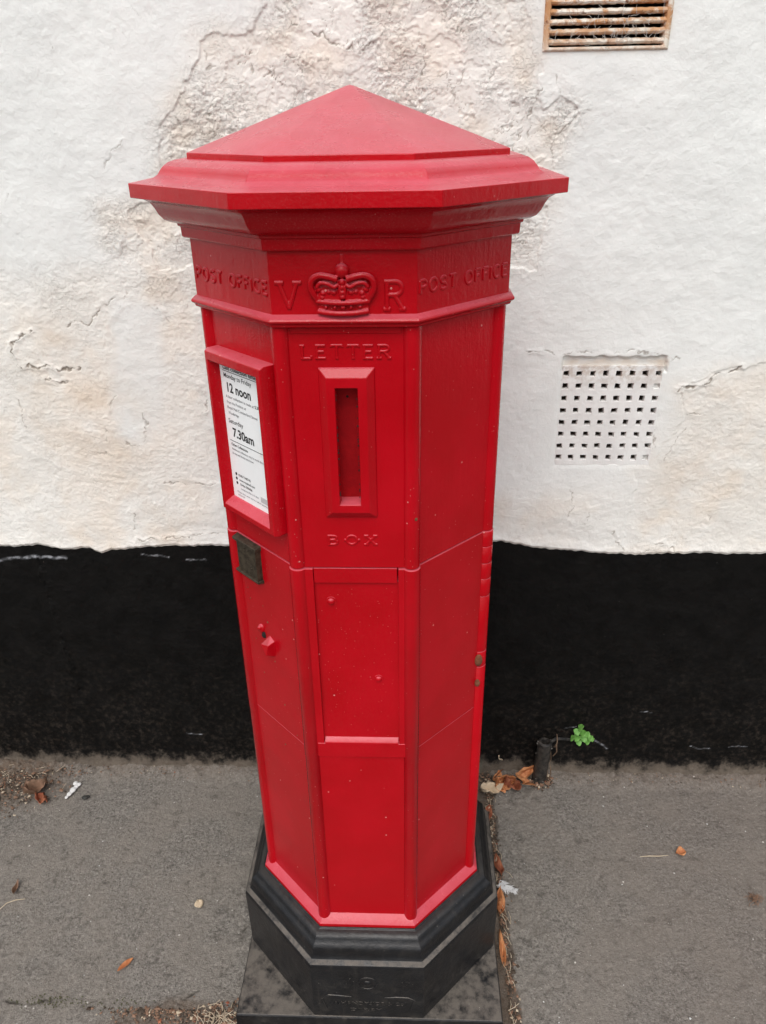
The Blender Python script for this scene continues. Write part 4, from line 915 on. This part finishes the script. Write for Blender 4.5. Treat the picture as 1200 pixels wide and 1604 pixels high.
def z_bank(r):
    while True:
        x, y = r.uniform(-1.12,-.76), r.uniform(.19,.38)
        if math.hypot((x+1.06)*.75, y-.40) < .22*r.uniform(.6,1.05): return x, y, .005+.010*r.random()
def z_gap(r): y = r.uniform(-.33,.36); return .2665+abs(r.gauss(0,.010)), y, -.005+.004*r.random()
def z_pipe(r): a = r.uniform(0,6.28); q = abs(r.gauss(0,.012)); return .404+(.019+q)*math.cos(a), .360+(.018+q*.6)*math.sin(a), .004+.006*r.random()
def z_back(r): return r.uniform(.24,.44), .372-abs(r.gauss(0,.016)), .004+.006*r.random()
def z_seam(r): x = r.gauss(-.395,.055); return x, -.222-abs(r.gauss(0,.012)), .001
def z_slab(r): return r.gauss(-.285,.020), -.235+r.gauss(0,.012), .001+.004*r.random()
def z_foot(r): return r.uniform(-1.1,1.1), .384-abs(r.gauss(0,.020)), .003+.008*r.random()
crumbs('leaf_litter', [(1500,z_bank,.0012,.0042),(900,z_gap,.0012,.0040),(260,z_pipe,.0012,.0045),(420,z_back,.0012,.0042),(420,z_seam,.0010,.0034),(420,z_slab,.0012,.0040),(900,z_foot,.0008,.0028)],
       [(M['leaf_brown'],.485),(simple('dark soil crumbs', (.045,.033,.024), (.08,.06,.043), .95),.42),(M['leaf_red'],.015),(M['straw'],.08)],
       ['dull brown crumbs of dead leaf along the wall foot and base', 'dark soil crumbs along the wall foot and base', 'red brown crumbs of dead leaf along the wall foot and base', 'pale straw crumbs along the wall foot and base'], 'litter')
def z_any(r): return r.uniform(-1.0,1.1), r.uniform(-.33,.37), .0008
crumbs('loose_grit', [(150,z_any,.0006,.0020)], [(M['white'],.45),(M['kerbstone'],.55)], ['tiny white stones scattered over the pavement', 'tiny grey stones scattered over the pavement'], 'grit')
bm = bmesh.new(); rt_ = random.Random(31)
for i in range(150):
    k = i % 3
    x, y, z = (z_bank, z_gap, z_slab)[k](rt_); a = rt_.uniform(0,3.14) if k != 1 else rt_.gauss(1.57,.4); l = rt_.uniform(.008,.030); z += .004
    tube(bm, [(x-l*.5*math.cos(a), y-l*.5*math.sin(a), z), (x, y, z+.002), (x+l*.5*math.cos(a+.3), y+l*.5*math.sin(a+.3), z)], .0006, 4)
o = tag(finish('dry_stalks', bm, M['straw']), 'thin dry stalks lying in the litter around the base and wall foot', 'stalks'); o['kind'] = 'stuff'
bm = bmesh.new(); rg = random.Random(41)
for i in range(150):
    t = rg.random(); x = -.70+.28*t+rg.gauss(0,.012); x = x if i % 3 else rg.gauss(-.615,.02); y = -.213+rg.gauss(0,.006); ball(bm, Vector((x,y,rg.uniform(0,.003))), rg.uniform(.0006,.0018), 1, 1, .7, 5, 4)
o = tag(finish('moss', bm, simple('moss', (.06,.065,.03), (.10,.095,.05), 1, 200)), 'dull green moss growing along the seam in the pavement', 'moss'); o['kind'] = 'stuff'
